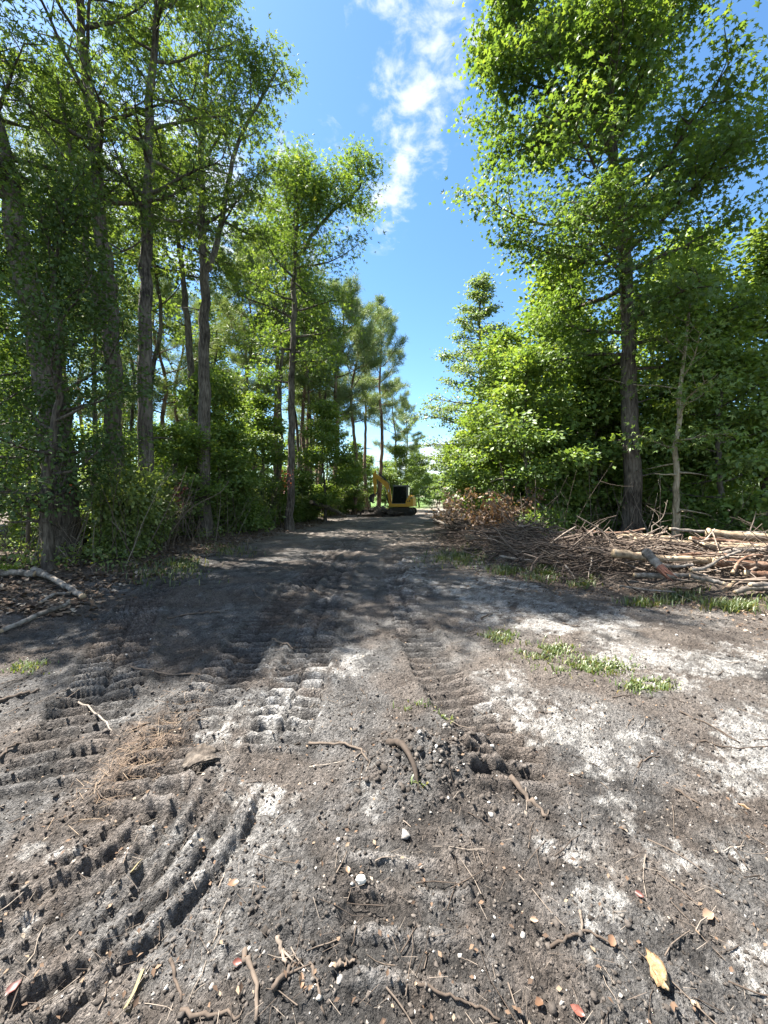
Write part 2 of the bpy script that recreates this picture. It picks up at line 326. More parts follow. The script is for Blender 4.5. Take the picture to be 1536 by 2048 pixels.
def height(x, y, detail=True):
    x = np.asarray(x, float); y = np.asarray(y, float)
    near = smooth(70, 20, y)
    z = .10 * (fbm(x * .35, y * .35, 3, 3) - .5)
    le, re = left_edge(y), right_edge(y)
    out_l = smooth(.3, -1.2, x - le); z = z + .16 * out_l * smooth(60, 30, y)
    z = z + .07 * np.exp(-((x - le) / .5) ** 2) * (fbm(x * 1.3, y * 1.3, 9, 3))
    rough = fbm(x * 2.4, y * 2.4, 21, 4, .55) - .5
    z = z + .075 * rough * near
    tm = np.zeros(np.shape(x)); wet = np.zeros(np.shape(x))  # second mask: painted relief shading, grooves darker and lug tops paler
    for P, hw, pitch, dep in TRACKS:
        lo, hi = P.min(0) - .7, P.max(0) + .7
        m = (x > lo[0]) & (x < hi[0]) & (y > lo[1]) & (y < hi[1])
        if not m.any(): continue
        xs, ys = x[m], y[m]; d, off, arc = seg_dist(xs, ys, P)
        jit = .045 * (fbm(xs * 3.5, ys * 3.5, 33, 3) - .5)
        inn = smooth(hw + .035, hw - .02, d + jit); ph = (arc + .10 * jit + .02 * np.cos(off / hw * 1.4)) / pitch
        fr = ph - np.floor(ph)
        lug = smooth(0, .10, fr) * smooth(.44, .32, fr)
        gap = 1 - .5 * np.exp(-(off / .02) ** 2)
        wear = smooth(.34, .56, fbm(xs * 1.4, ys * 1.4, 55, 3)) * .5 + .5
        L_ = float(np.hypot(*np.diff(P, axis=0).T).sum()); inn = inn * smooth(0, .6, arc) * smooth(L_, L_ - .3, arc)
        zz = inn * (-dep * .8 + dep * 1.5 * lug * gap * wear) + .030 * np.exp(-((d - hw - .06) / .05) ** 2) * smooth(0, .8, arc) * smooth(L_, L_ - .8, arc) * (.4 + fbm(xs * 5, ys * 5, 77, 2))
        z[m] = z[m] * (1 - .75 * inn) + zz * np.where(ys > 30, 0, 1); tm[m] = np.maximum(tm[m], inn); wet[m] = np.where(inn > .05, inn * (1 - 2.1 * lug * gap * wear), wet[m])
    # scrape left by a machine turning on the spot
    rx, ry = x + 1.78, y - 1.98; r = np.hypot(rx, ry); an = np.arctan2(ry, rx)
    w = smooth(.30, .45, r) * smooth(1.28, 1.12, r) * smooth(.35, -.1, an) * smooth(-2.6, -2.2, an)
    rw = r + .05 * (fbm(x * 3, y * 3, 91, 3) - .5)
    z = z + w * ((.012 + .024 * fbm(x * 4, y * 4, 93, 2)) * np.sin(2 * np.pi * rw / .13 + 2.5 * fbm(x * 2, y * 2, 95, 2)) + .007 * np.sin(2 * np.pi * rw / .06 + 1) - .012)
    (mx, my), mr, mh = MOUND
    g = np.exp(-(((x - mx) / mr) ** 2 + ((y - my) / (mr * .8)) ** 2)); z = z + g * mh * (.4 + 1.2 * fbm(x * 9, y * 9, 13, 4, .6))
    for qx, qy, qr, qh in ((430, 1545, .16, .05), (720, 1840, .35, .04), (430, 1440, .18, .05), (520, 1180, .5, .09), (380, 1195, .4, .07), (700, 1240, .4, .04), (640, 1830, .2, .05)):
        ax, ay = ground_px(qx, qy); g = np.exp(-(((x - ax) / qr) ** 2 + ((y - ay) / qr) ** 2)); z = z + g * qh * (.3 + 1.3 * fbm(x * 10, y * 10, 15, 3, .6))
    z = z + pile(x, y) * (.15 + .3 * fbm(x * 2, y * 2, 41, 3))
    if detail:
        k = smooth(26, 9, y) * (1 - .72 * tm)
        b = 1 - np.abs(2 * fbm(x * 11, y * 11, 101, 3, .6) - 1)
        z = z + k * (.020 * (b - .7) + .030 * (fbm(x * 30, y * 30, 111, 3, .62) - .5))
        z = z + smooth(9, 4, y) * (1 - .5 * tm) * .016 * (np.abs(2 * vnoise(x * 47, y * 47, 151) - 1) - .5) * smooth(.3, .6, fbm(x * 3, y * 3, 161, 2))
        c = vnoise(x * 19 + 3 * vnoise(x * 6, y * 6, 5), y * 19, 121); z = z + k * .012 * smooth(.62, .95, c) * smooth(.42, .6, fbm(x * 1.7, y * 1.7, 131, 2))
    height.wet = wet + w * .5 * (-np.sin(2 * np.pi * rw / .13 + 2.5 * fbm(x * 2, y * 2, 95, 2)))  # scrape furrows get the same painted shading
    return z
def hz(x, y): return float(height(np.array([x]), np.array([y]))[0])

def soil_color(x, y, z):
    px, py = to_px(x, y)
    n1 = fbm(x * .9, y * .9, 201, 4); n2 = fbm(x * 5, y * 5, 211, 4, .6); n3 = fbm(x * 17, y * 17, 221, 3, .6)
    dark = np.array([.042, .039, .037]); mid = np.array([.142, .135, .129]); sand = np.array([.37, .358, .34]); tan = np.array([.24, .205, .172])
    brown = np.array([.105, .082, .066]); green = np.array([.07, .12, .03]); straw = np.array([.28, .18, .11])
    le, re = left_edge(y), right_edge(y)
    C = dark + (mid - dark) * smooth(.3, .72, n2 * .6 + n3 * .25 + n1 * .25)[..., None]
    dry = smooth(5, 11, y) * smooth(-2.5, .6, x - .05 * y) * .5 + smooth(8, 16, y) * .7 + .5 * smooth(-.2, 1.4, x - .10 * y) * smooth(2.4, 4, y)
    dry = np.clip(dry, 0, .85) * smooth(.30, .62, n2 * .55 + n1 * .5)
    C = C + (tan - C) * dry[..., None]
    br = smooth(.45, .62, fbm(x * 1.6, y * 1.6, 231, 4)) * .55
    br = np.maximum(br, smooth(.4, .9, (x - re + 1.4) / 1.2 * 1.0) * smooth(30, 20, y) * .85)
    br = np.maximum(br, smooth(.25, -.6, x - le + (n2 - .5)) * .95)
    br = np.maximum(br, smooth(.15, .5, pile(x, y)))
    C = C + (brown * (.5 + n3[..., None] * 1.1) - C) * br[..., None]
    zone = smooth(.2, .9, x - le) * smooth(.5, -.5, x - (.11 * y - .75) + (n1 - .5) * 1.6) * smooth(2.8, 4.4, y + (n1 - .5) * 2) * smooth(17, 12, y)
    zone = np.maximum(zone, np.exp(-((x - MOUND[0][0]) / .5) ** 2 - ((y - MOUND[0][1]) / .42) ** 2) * .9)
    zone = np.maximum(zone, .8 * np.exp(-((x + .12) / .28) ** 2) * smooth(4.6, 3.6, y) * smooth(2.2, 2.8, y))
    C = C * (1 - .08 * zone[..., None])
    s = sand_mask(x, y) * (1 - .55 * zone); gen = smooth(.60, .78, fbm(x * 3.1, y * 3.1, 241, 5, .62)) * .3 * smooth(12, 7, y) * (1 - br)
    s = np.clip(np.maximum(s, gen), 0, 1) * (.45 + .5 * smooth(.3, .6, n3))
    C = C + (sand - C) * s[..., None]
    ost = np.exp(-((px - 290 + (py - 1500) * .9) / 45) ** 2 - ((py - 1490) / 75) ** 2) * smooth(.35, .6, n3)
    C = C + (straw - C) * (ost * .4)[..., None]
    far = smooth(45, 62, y); path = np.exp(-((x - (.13 * y + .6)) / 1.5) ** 2)
    C = C + (green * (.7 + .6 * n1[..., None]) - C) * (far * (1 - .9 * path))[..., None]
    clear = smooth(6, 3, np.abs(y - 21)) * smooth(12.5, 15, x) * .8
    C = C + (green - C) * clear[..., None]
    return np.clip(C, 0.01, .6)

def build_ground():
    ys = [-9, -6, -4, -2.5, -1.5, -.8, -.3, 0, .2, .35, .5]; y = .6
    while y < 62: ys.append(y); y *= 1.0056 if y < 6 else 1.0075 if y < 14 else 1.013
    while y < 4000: ys.append(y); y *= 1.35
    ys.append(4500); ys = np.array(ys)
    u = np.linspace(-1, 1, 640)
    hw = np.where(ys < .6, 6, .85 + 1.28 * np.maximum(ys, .0)); hw = np.where(ys < .6, np.maximum(hw, 1.6 + 4.0 * (.6 - ys) / .6), hw); hw = np.where(ys > 62, hw * 1.5, hw)
    Xg = hw[:, None] * u[None]; Yg = np.repeat(ys[:, None], len(u), 1)
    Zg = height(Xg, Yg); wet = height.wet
    Zg = np.where(Yg > 62, Zg * .5, Zg)
    R, Cn = Xg.shape; idx = np.arange(R * Cn).reshape(R, Cn)
    Q = np.stack([idx[:-1, :-1], idx[:-1, 1:], idx[1:, 1:], idx[1:, :-1]], -1).reshape(-1, 4)
    m, nt, out = new_mat('soil'); L = nt.links
    c = attr(nt, 'soil', 'Color'); tc = nt.nodes.new('ShaderNodeTexCoord').outputs['Object']
    n1 = noise_node(nt, 55, 7, .7, tc); n2 = noise_node(nt, 260, 5, .7, tc)
    vo = nt.nodes.new('ShaderNodeTexVoronoi'); vo.inputs['Scale'].default_value = 62; vo.inputs['Randomness'].default_value = 1
    wv = nt.nodes.new('ShaderNodeMixRGB'); wv.inputs[0].default_value = .02; L.new(tc, wv.inputs[1]); nz = nt.nodes.new('ShaderNodeTexNoise'); nz.inputs['Scale'].default_value = 30; nz.inputs['Detail'].default_value = 4; L.new(tc, nz.inputs[0]); L.new(nz.outputs['Color'], wv.inputs[2]); L.new(wv.outputs[0], vo.inputs['Vector'])
    vo2 = nt.nodes.new('ShaderNodeTexVoronoi'); vo2.inputs['Scale'].default_value = 150; L.new(wv.outputs[0], vo2.inputs['Vector'])
    sv = nt.nodes.new('ShaderNodeMath'); sv.operation = 'MULTIPLY_ADD'; L.new(vo2.outputs['Distance'], sv.inputs[0]); sv.inputs[1].default_value = .6; L.new(vo.outputs['Distance'], sv.inputs[2])
    ad = nt.nodes.new('ShaderNodeMath'); ad.operation = 'MULTIPLY_ADD'; L.new(n2, ad.inputs[0]); ad.inputs[1].default_value = .6; L.new(n1, ad.inputs[2])
    mr = nt.nodes.new('ShaderNodeMapRange'); L.new(ad.outputs[0], mr.inputs[0]); mr.inputs[1].default_value = .60; mr.inputs[2].default_value = 1.0; mr.inputs[3].default_value = .22; mr.inputs[4].default_value = 1.9
    mx = nt.nodes.new('ShaderNodeMixRGB'); mx.blend_type = 'MULTIPLY'; mx.inputs[0].default_value = 1; L.new(c, mx.inputs[1]); L.new(mr.outputs[0], mx.inputs[2])
    p = nt.nodes.new('ShaderNodeBsdfPrincipled'); p.inputs['Roughness'].default_value = .93; p.inputs['Specular IOR Level'].default_value = .25
    L.new(mx.outputs[0], p.inputs['Base Color'])
    bp = nt.nodes.new('ShaderNodeBump'); bp.inputs['Strength'].default_value = 1.0; bp.inputs['Distance'].default_value = .034; 
    hh = nt.nodes.new('ShaderNodeMath'); hh.operation = 'MULTIPLY_ADD'; L.new(sv.outputs[0], hh.inputs[0]); hh.inputs[1].default_value = -.7; L.new(ad.outputs[0], hh.inputs[2])
    L.new(hh.outputs[0], bp.inputs['Height'])
    L.new(bp.outputs[0], p.inputs['Normal']); L.new(p.outputs[0], out.inputs[0])
    global GRID; GRID = (ys, hw, Zg)
    b = Buf(); b.add(np.stack([Xg, Yg, Zg], -1).reshape(-1, 3), Q)
    o = b.build('ground', m); o['kind'] = 'structure'; o['label'] = 'dark rutted soil with white sand patches and digger track marks'
    Cc = (soil_color(Xg, Yg, Zg) * (1 - .52 * wet[..., None])).reshape(-1, 3)  # light and shade of treads and scrape painted into the soil colour
    a = o.data.attributes.new('soil', 'FLOAT_COLOR', 'POINT')
    a.data.foreach_set('color', np.hstack([Cc, np.ones((len(Cc), 1))]).astype(np.float32).ravel())
build_ground()
def height(x, y, detail=True):          # from here on: the ground as meshed, looked up
    ys, hw, Z = GRID; x = np.atleast_1d(np.asarray(x, float)); y = np.atleast_1d(np.asarray(y, float))
    i = np.clip(np.searchsorted(ys, y) - 1, 0, len(ys) - 2); t = np.clip((y - ys[i]) / (ys[i + 1] - ys[i]), 0, 1); n = Z.shape[1]
    def row(k):
        q = np.clip((x / hw[k] + 1) * .5 * (n - 1), 0, n - 1.001); j = q.astype(int); f = q - j
        return Z[k, j] * (1 - f) + Z[k, j + 1] * f
    return row(i) * (1 - t) + row(i + 1) * t

# ------------------------------------------------------------------ trees
def leaf_star(fold=.18):
    v = []
    for k in range(5):
        a = math.radians(-112 + 56 * k); ai = math.radians(-112 + 56 * k - 28)
        v.append((.38 + .27 * math.cos(ai), .27 * math.sin(ai), .02)); ln = .62 if k in (1, 2, 3) else .5
        v.append((.38 + ln * math.cos(a), ln * math.sin(a), -fold * (.6 if k == 2 else 1)))
    ae = math.radians(-112 + 56 * 5 - 28); v.append((.38 + .27 * math.cos(ae), .27 * math.sin(ae), .02))
    return np.array(v), np.array([(0, 1, 2), (2, 3, 4), (4, 5, 6), (6, 7, 8), (8, 9, 10), (0, 2, 4), (0, 4, 6), (0, 6, 10), (6, 8, 10)])
STAR = leaf_star()
TRI = (np.array([(0, 0, 0), (.36, .13, .03), (.36, -.13, .03), (1, 0, -.15), (.5, .55, -.13), (.5, -.55, -.13), (.05, .16, 0), (.05, -.16, 0)]),
       np.array([(0, 2, 1), (1, 2, 3), (6, 1, 4), (7, 5, 2)]))
LEAFY = (np.array([(0, 0, 0), (.22, .2, .03), (.5, .27, .04), (.8, .15, .0), (1, 0, -.05), (.8, -.15, .0), (.5, -.27, .04), (.22, -.2, .03), (.22, 0, 0), (.5, 0, 0), (.8, 0, -.02)]),
       np.array([(0, 8, 1), (1, 8, 9), (1, 9, 2), (2, 9, 10), (2, 10, 3), (3, 10, 4), (0, 7, 8), (7, 9, 8), (7, 6, 9), (6, 10, 9), (6, 5, 10), (5, 4, 10)]))
OVAL = (np.array([(0, 0, 0), (.45, .31, .05), (1, 0, -.12), (.45, -.31, .05)]), np.array([(0, 3, 2), (0, 2, 1)]))
NEEDLE = (np.array([(0, -.034, 0), (0, .034, 0), (1, 0, 0)]), np.array([(0, 1, 2)]))

def wander(rng, p, d, length, n, bend, up):
    """a crooked branch line from p along d; up > 0 turns it skyward, < 0 lets it sag"""
    P = [np.array(p, float)]; d = norm(np.array(d, float)[None])[0]; st = length / (n - 1)
    for i in range(n - 1):
        d = d + rng.normal(size=3) * bend; d[2] += up / (n - 1); d = norm(d[None])[0]; P.append(P[-1] + d * st)
    return np.array(P)
def resample(P, t):
    P = np.asarray(P); n = len(P) - 1; k = np.clip(t * n, 0, n - 1e-6); i = k.astype(int) if hasattr(k, 'astype') else int(k); f = k - i
    return P[i] + (P[i + 1] - P[i]) * (f[:, None] if hasattr(f, 'shape') and np.ndim(f) else f)

def tree_meshes(name, seed, stems, leafmat, barkmat, tmpl=TRI, size=.17, R=3.2, prof=None, nprim=24, elev=(5, 60), nsec=6, ncl=4, nleaf=16,
                cr=.38, flat=.55, droop=.0, up=.25, pine=False, spread=1.0, dead=4, bend=.12):
    rng = np.random.default_rng(seed); W, Lf = Buf(), Buf()
    prof = prof or (lambda t: (np.sin(np.pi * min(1, .18 + .82 * t) ** .8) * .75 + .3))
    cl_pos, cl_dir, cl_out = [], [], []
    for si, st in enumerate(stems):
        P = spline(st['pts'], 6); n = len(P)
        P[1:-1, :2] += rng.normal(size=(n - 2, 2)) * .025
        t = np.linspace(0, 1, n); r = st['r0'] * (1 - t) ** .85 * (1 - .0 * t) + .025
        if st.get('flare', si == 0): r = r * (1 + .55 * np.exp(-(P[:, 2] - P[0, 2]) / .35))
        W.tube(P, r, 12 if st['r0'] > .09 else 8, rough=.035, rng=rng)
        c0 = st.get('c0', .35); npr = st.get('n', nprim); RR = st.get('R', R)
        az0 = rng.uniform(0, 6.28)
        for k in range(npr + dead):
            isdead = k >= npr
            tc = (k + rng.uniform(0, .9)) / npr if not isdead else 0
            tt = c0 + (1 - c0) * min(tc, .985) if not isdead else rng.uniform(.12, c0)
            az = az0 + k * 2.39996 + rng.normal() * .35
            b = resample(P, tt)
            ln = RR * prof(tc) * rng.uniform(.68, 1.18) if not isdead else rng.uniform(.4, 1.1)
            e = math.radians(elev[0] + (elev[1] - elev[0]) * tc ** 1.2 + rng.normal() * 9)
            d = np.array([math.cos(az) * math.cos(e), math.sin(az) * math.cos(e), math.sin(e)])
            rad = max(.012, min(float(np.interp(tt, t, r)) * .5, .02 + .018 * ln))
            B = wander(rng, b, d, max(ln, .3), 7, bend, up if not isdead else -.1)
            W.tube(B, np.linspace(rad, .008 if not isdead else .004, 7), 5, rnd=.5)
            if isdead: continue
            ns = max(2, int(round(nsec * min(1.3, .5 + ln / RR))))
            for j in range(ns):
                s = .22 + .78 * (j + rng.uniform(.2, .8)) / ns
                q = resample(B, s); bd = norm((resample(B, min(1, s + .1)) - resample(B, s - .1))[None])[0]
                sd = norm(np.cross(bd, [0, 0, 1])[None])[0] * (1 if j % 2 else -1)
                d2 = bd * rng.uniform(.5, 1.0) + sd * rng.uniform(.5, 1.1) * spread + np.array([0, 0, rng.normal() * .25 - droop])
                l2 = max(.25, ln * rng.uniform(.28, .48) * (1.15 - .6 * s))
                S = wander(rng, q, d2, l2, 5, .16, up * .6 - droop)
                W.tube(S, np.linspace(max(.006, rad * .35), .004, 5), 3, rnd=.5)
                tv = np.linspace(.3, 1, ncl) + rng.normal(size=ncl) * .05; tv = np.clip(tv, .1, 1)
                pc = resample(S, tv); cl_pos.append(pc); dd = norm((S[-1] - S[0])[None])[0]; cl_dir.append(np.repeat(dd[None], ncl, 0))
                oc = pc - np.array([P[-1][0], P[-1][1], 0]); oc[:, 2] = 0; cl_out.append(norm(oc))
            cl_pos.append(B[-1][None]); cl_dir.append(norm((B[-1] - B[-3])[None])); oc = (B[-1] - b)[None].copy(); oc[:, 2] = 0; cl_out.append(norm(oc))
        cl_pos.append(P[-3:]); cl_dir.append(np.repeat([[0, 0, 1.]], 3, 0)); cl_out.append(np.zeros((3, 3)))
    cp, cd, co = np.vstack(cl_pos), np.vstack(cl_dir), np.vstack(cl_out); K = len(cp)
    crnd = rng.uniform(0, 1, K)
    if not pine:
        cnt = np.maximum(2, (nleaf * rng.uniform(.45, 1.5, K))).astype(int); ix = np.repeat(np.arange(K), cnt); N = len(ix)
        off = rng.normal(size=(N, 3)) * np.array([cr, cr, cr * flat]) * rng.uniform(.6, 1.2, K)[ix][:, None]
        pos = cp[ix] + off
        nr = np.array([0, 0, 1.0]) + rng.normal(size=(N, 3)) * .55 + co[ix] * .35
        ax = norm(off) * .6 + cd[ix] * .6 + rng.normal(size=(N, 3)) * .5; ax[:, 2] -= .35
        rn = np.clip(.45 * crnd[ix] + .55 * rng.beta(2, 2.2, N) , 0, 1)
        Lf.leaves(pos, ax, nr, size * rng.uniform(.6, 1.25, N), tmpl, rn)
    else:
        cnt = np.full(K, nleaf); ix = np.repeat(np.arange(K), cnt); N = len(ix)
        pos = cp[ix] + rng.normal(size=(N, 3)) * cr * .25
        ax = cd[ix] * .55 + rng.normal(size=(N, 3)) * .75 + np.array([0, 0, .30])
        rn = np.clip(.5 * crnd[ix] + .5 * rng.uniform(0, 1, N), 0, 1)
        Lf.leaves(pos, ax, rng.normal(size=(N, 3)), size * rng.uniform(.7, 1.2, N), NEEDLE if tmpl is TRI else tmpl, rn)
    return W.mesh(name + '_trunk', barkmat), Lf.mesh(name + '_crown', leafmat)

def plant(name, meshes, x, y, label, cat='tree', group=None, rz=0.0, s=1.0, sz=None, parts=('trunk', 'crown'), z=None):
    t = thing(name, (x, y, (hz(x, y) if z is None else z) - .03), label, cat, group, rz)
    t.scale = (s, s, sz or s)
    for pn, me in zip(parts, meshes):
        o = bpy.data.objects.new(pn, me); COL.objects.link(o); o.parent = t
    return t
AUTO = []
def auto_labels():
    LAND = [('the massive leaning trunk', 125, 9.2), ('the dark slender tree', 228, 10), ('the straight grey trunk', 290, 11), ('the forked grey tree', 408, 14), ('the lopsided broad tree', 580, 18),
            ('the roadside pines', 708, 34), ('the bare stemmed pine', 757, 37), ('the yellow digger', 805, 34), ('the conical tree', 958, 24), ('the bright maple', 1100, 16), ('the tallest sweetgum', 1262, 12), ('the pale sapling', 1350, 11), ('the right frame edge', 1536, 13.5)]
    ORD = ['nearest', 'second nearest', 'third nearest', 'fourth nearest', 'fifth nearest', 'sixth nearest', 'seventh nearest', 'eighth nearest', 'ninth nearest', 'tenth nearest', 'eleventh nearest', 'twelfth nearest']
    D_ = {}
    for o, what in AUTO:
        x, y = o.location.x, o.location.y; px = CX + F * x / y
        nm, lp, ld = min(LAND, key=lambda l: abs(l[1] - px) + 6 * abs(l[2] - y))
        D_.setdefault((what, 'left of' if px < lp else 'right of', 'before' if y < ld else 'behind', nm), []).append((y, o))
    for (what, side, dep, nm), L_ in D_.items():
        L_.sort(key=lambda t: t[0])
        for k, (y, o) in enumerate(L_): o['label'] = f'{what} {dep} and {side} {nm}' + (f', {ORD[min(k, 11)]} of such' if len(L_) > 1 else '')
def straight(h, lean=(0, 0), wob=.12, seed=0, n=6):
    r = np.random.default_rng(seed + 900); P = []
    for k in range(n):
        t = k / (n - 1); P.append((lean[0] * t + (r.normal() * wob if 0 < k else 0), lean[1] * t + (r.normal() * wob if 0 < k else 0), h * t))
    return P
def px_stem(pts, d, base):              # stem whose line follows the photo's trunk at depth d
    out = []
    for px, py in pts: p = at(px, py, d); out.append((p[0] - base[0], 0.0, p[2] - base[2]))
    return out

# --- the tall sweetgum on the right
D = 12.0; bx = (1262 - CX) / F * D; bz = hz(bx, D)
base = (bx, D, bz - .05)
stem = [(0, 0, 0)] + px_stem([(1263, 950), (1258, 800), (1256, 640), (1246, 480), (1232, 340)], D, base)
stem += [(-.62, .1, 14.5), (-.5, .2, 18), (-.3, .3, 21.5)]
limb = px_stem([(1240, 420), (1222, 300), (1175, 235), (1110, 195), (1050, 110)], D, base) + [(-3.8, .2, 17.2)]
gum = tree_meshes('tall_sweetgum', 11, [dict(pts=stem, r0=.25, c0=.29, n=50), dict(pts=limb, r0=.11, c0=.35, n=9, R=2.0, flare=False)],
                  M['leaf_gum'], M['bark_dark'], STAR, .152, R=4.0, prof=lambda t: .52 + .55 * math.sin(math.pi * min(1, t * 1.05 + .05)) if t < .9 else .5,
                  elev=(2, 55), nsec=8, ncl=4, nleaf=27, cr=.31, flat=.6, droop=.06, dead=6)
plant('sweetgum_tree', gum, bx, D, 'tallest sweetgum on the right with a thick dark straight trunk behind the brush pile', z=bz)

# --- the row of trunks at the left edge of the clearing
def front_tree(name, seed, base_px, d, pts, top, r0, label, forks=(), leafmat='leaf_gum_dark', barkmat='bark', dy=0.0, **kw):
    bx = (base_px - CX) / F * d; bz = hz(bx, d); base = (bx, d, bz)
    s = [(0, 0, 0)] + px_stem(pts, d, base) + top
    stems = [dict(pts=s, r0=r0, c0=kw.pop('c0', .45), n=kw.pop('n', 26))]
    for fpts, ftop, fr, fn, fR in forks: stems.append(dict(pts=px_stem(fpts, d, base) + ftop, r0=fr, c0=.3, n=fn, R=fR, flare=False))
    return plant(name, tree_meshes(name, seed, stems, M[leafmat], M[barkmat], **kw), bx, d, label, z=bz)
front_tree('ivy_clad_tree', 21, 125, 9.2, [(115, 900), (85, 700), (35, 480), (8, 300)], [(-2.9, .2, 14.0), (-3.4, .3, 18)], .36,
           'massive dark leaning trunk at the far left with an orange ribbon', c0=.55, n=20, R=2.6, tmpl=TRI, size=.17, nleaf=8, barkmat='bark_dark')
front_tree('sweetgum_tree', 22, 228, 10.0, [(226, 800), (222, 620), (205, 480), (190, 350), (178, 170), (158, 20)], [(-.9, .2, 17.5), (-.8, .2, 20)], .19,
           'dark slender tree between the ivy clad trunk and the straight grey trunk', c0=.42, n=30, R=2.7, size=.18, nleaf=8, cr=.27, barkmat='bark_dark',
           forks=[([(222, 700), (185, 560), (168, 440)], [(-1.2, -.3, 12)], .09, 9, 2.2)])
front_tree('sweetgum_tree', 23, 290, 11.0, [(290, 850), (291, 650), (292, 480), (297, 300), (308, 100)], [(.45, .1, 17), (.6, .1, 21)], .19,
           'straight grey trunked tree right of the dark slender one', c0=.45, n=32, R=2.7, size=.18, nleaf=8, cr=.27, elev=(8, 55))
front_tree('sweetgum_tree', 24, 408, 14.0, [(408, 840), (409, 690), (409, 560), (404, 430), (405, 250)], [(.1, .1, 17.5), (.2, .1, 19.6)], .21,
           'grey tree whose trunk forks into two limbs halfway up', c0=.5, n=26, R=2.7, size=.19, nleaf=8, cr=.27, elev=(15, 60),
           forks=[([(410, 545), (428, 505), (445, 430), (470, 300), (520, 200)], [(2.7, 0, 17.0)], .10, 14, 2.0)])
front_tree('crooked_tree', 25, 392, 16.5, [(385, 830), (376, 650), (366, 560), (350, 450), (320, 380)], [(-1.9, 0, 16.5)], .15,
           'thin crooked trunk leaning left behind the forked grey tree', c0=.5, n=18, R=2.2, size=.19, nleaf=12)
front_tree('sweetgum_tree', 26, 580, 18.0, [(582, 880), (586, 700), (588, 560), (592, 470)], [(.35, 0, 15.3), (.3, 0, 16.6)], .16,
           'dark stemmed tree with a wide lopsided crown before the pines', c0=.27, n=34, R=2.7, size=.19, nleaf=13, cr=.38, elev=(-2, 50), leafmat='leaf_gum',
           forks=[([(592, 520), (640, 450), (690, 400), (720, 370)], [(3.1, 0, 17.0)], .07, 9, 1.7)])

# --- meshes of the kinds that repeat
K = {}
def kind(name, *a, **kw): K[name] = tree_meshes(name, *a, **kw)
kind('broad_a', 31, [dict(pts=straight(17, (.4, .2), .15, 1), r0=.17, c0=.36)], M['leaf_gum_dark'], M['bark'], R=3.0, nprim=26, size=.24, nleaf=11, ncl=3, cr=.36, tmpl=OVAL)
kind('slim', 36, [dict(pts=straight(17.5, (.5, -.3), .2, 11), r0=.11, c0=.56)], M['leaf_gum_dark'], M['bark'], R=2.0, nprim=18, size=.19, nleaf=9, ncl=3, cr=.36, tmpl=OVAL, dead=7)
kind('broad_b', 32, [dict(pts=straight(12.5, (-.3, .2), .15, 2), r0=.13, c0=.22)], M['leaf_maple'], M['bark_dark'], R=2.9, nprim=26, size=.23, nleaf=26, ncl=3, cr=.44, flat=.45, tmpl=OVAL)
kind('broad_c', 33, [dict(pts=straight(8.5, (.2, -.2), .12, 3), r0=.08, c0=.12)], M['leaf_maple'], M['bark'], R=2.3, nprim=24, size=.20, nleaf=26, ncl=3, cr=.38, flat=.4, tmpl=OVAL, elev=(0, 50))
kind('broad_d', 34, [dict(pts=straight(6.0, (.3, .2), .12, 4), r0=.055, c0=.15)], M['leaf_maple'], M['bark'], R=1.9, nprim=20, size=.18, nleaf=24, ncl=3, cr=.34, flat=.4, tmpl=OVAL, elev=(0, 45))
kind('dark_e', 35, [dict(pts=straight(8.0, (.2, .1), .12, 5), r0=.08, c0=.14)], M['leaf_ivy'], M['bark_dark'], R=1.9, nprim=28, size=.11, nleaf=22, ncl=3, cr=.34, flat=.6, tmpl=OVAL)
pp = lambda t: .30 + .95 * math.sin(math.pi * min(1, .15 + .8 * t)) ** 1.2
kind('pine_a', 41, [dict(pts=straight(17.5, (.3, .1), .15, 6), r0=.17, c0=.52)], M['needle'], M['bark_pine'], R=2.5, prof=pp, nprim=22, elev=(-5, 50), nsec=7, ncl=3, nleaf=38, size=.40, cr=.45, pine=True, dead=8, up=.5)
kind('pine_b', 42, [dict(pts=straight(16, (-.4, .2), .18, 7), r0=.15, c0=.45)], M['needle'], M['bark_pine'], R=2.7, prof=pp, nprim=20, elev=(0, 55), nsec=7, ncl=3, nleaf=38, size=.40, cr=.45, pine=True, dead=8, up=.5)
kind('pine_c', 43, [dict(pts=straight(9.5, (.2, .2), .12, 8), r0=.09, c0=.25)], M['needle'], M['bark_pine'], R=1.9, nprim=18, elev=(10, 60), nsec=6, ncl=3, nleaf=36, size=.36, cr=.4, pine=True, dead=3, up=.5)
def shrub(name, seed, h, R, leaf, tmpl, size, nst, nleaf):
    rng = np.random.default_rng(seed); st = []
    for k in range(nst):
        a = rng.uniform(0, 6.28); q = R * rng.uniform(.3, .9); hh = h * rng.uniform(.65, 1)
        st.append(dict(pts=[(.08 * math.cos(a), .08 * math.sin(a), 0), (q * .4 * math.cos(a), q * .4 * math.sin(a), hh * .5), (q * math.cos(a), q * math.sin(a), hh)], r0=.018, c0=.18, n=7, R=R * .5, flare=False))
    K[name] = tree_meshes(name, seed, st, M[leaf], M['bark'], tmpl, size, nsec=3, ncl=3, nleaf=nleaf, cr=.17, flat=.7, elev=(10, 50), dead=0, prof=lambda t: .8)
shrub('shrub_a', 51, 2.1, 1.1, 'leaf_shrub', OVAL, .12, 8, 13)
shrub('shrub_b', 52, 1.7, 1.0, 'leaf_shrub', OVAL, .11, 8, 20)
shrub('shrub_c', 53, 2.9, 1.1, 'leaf_gum_dark', OVAL, .14, 7, 12)
shrub('shrub_d', 54, 1.0, .8, 'leaf_maple', OVAL, .11, 7, 13)

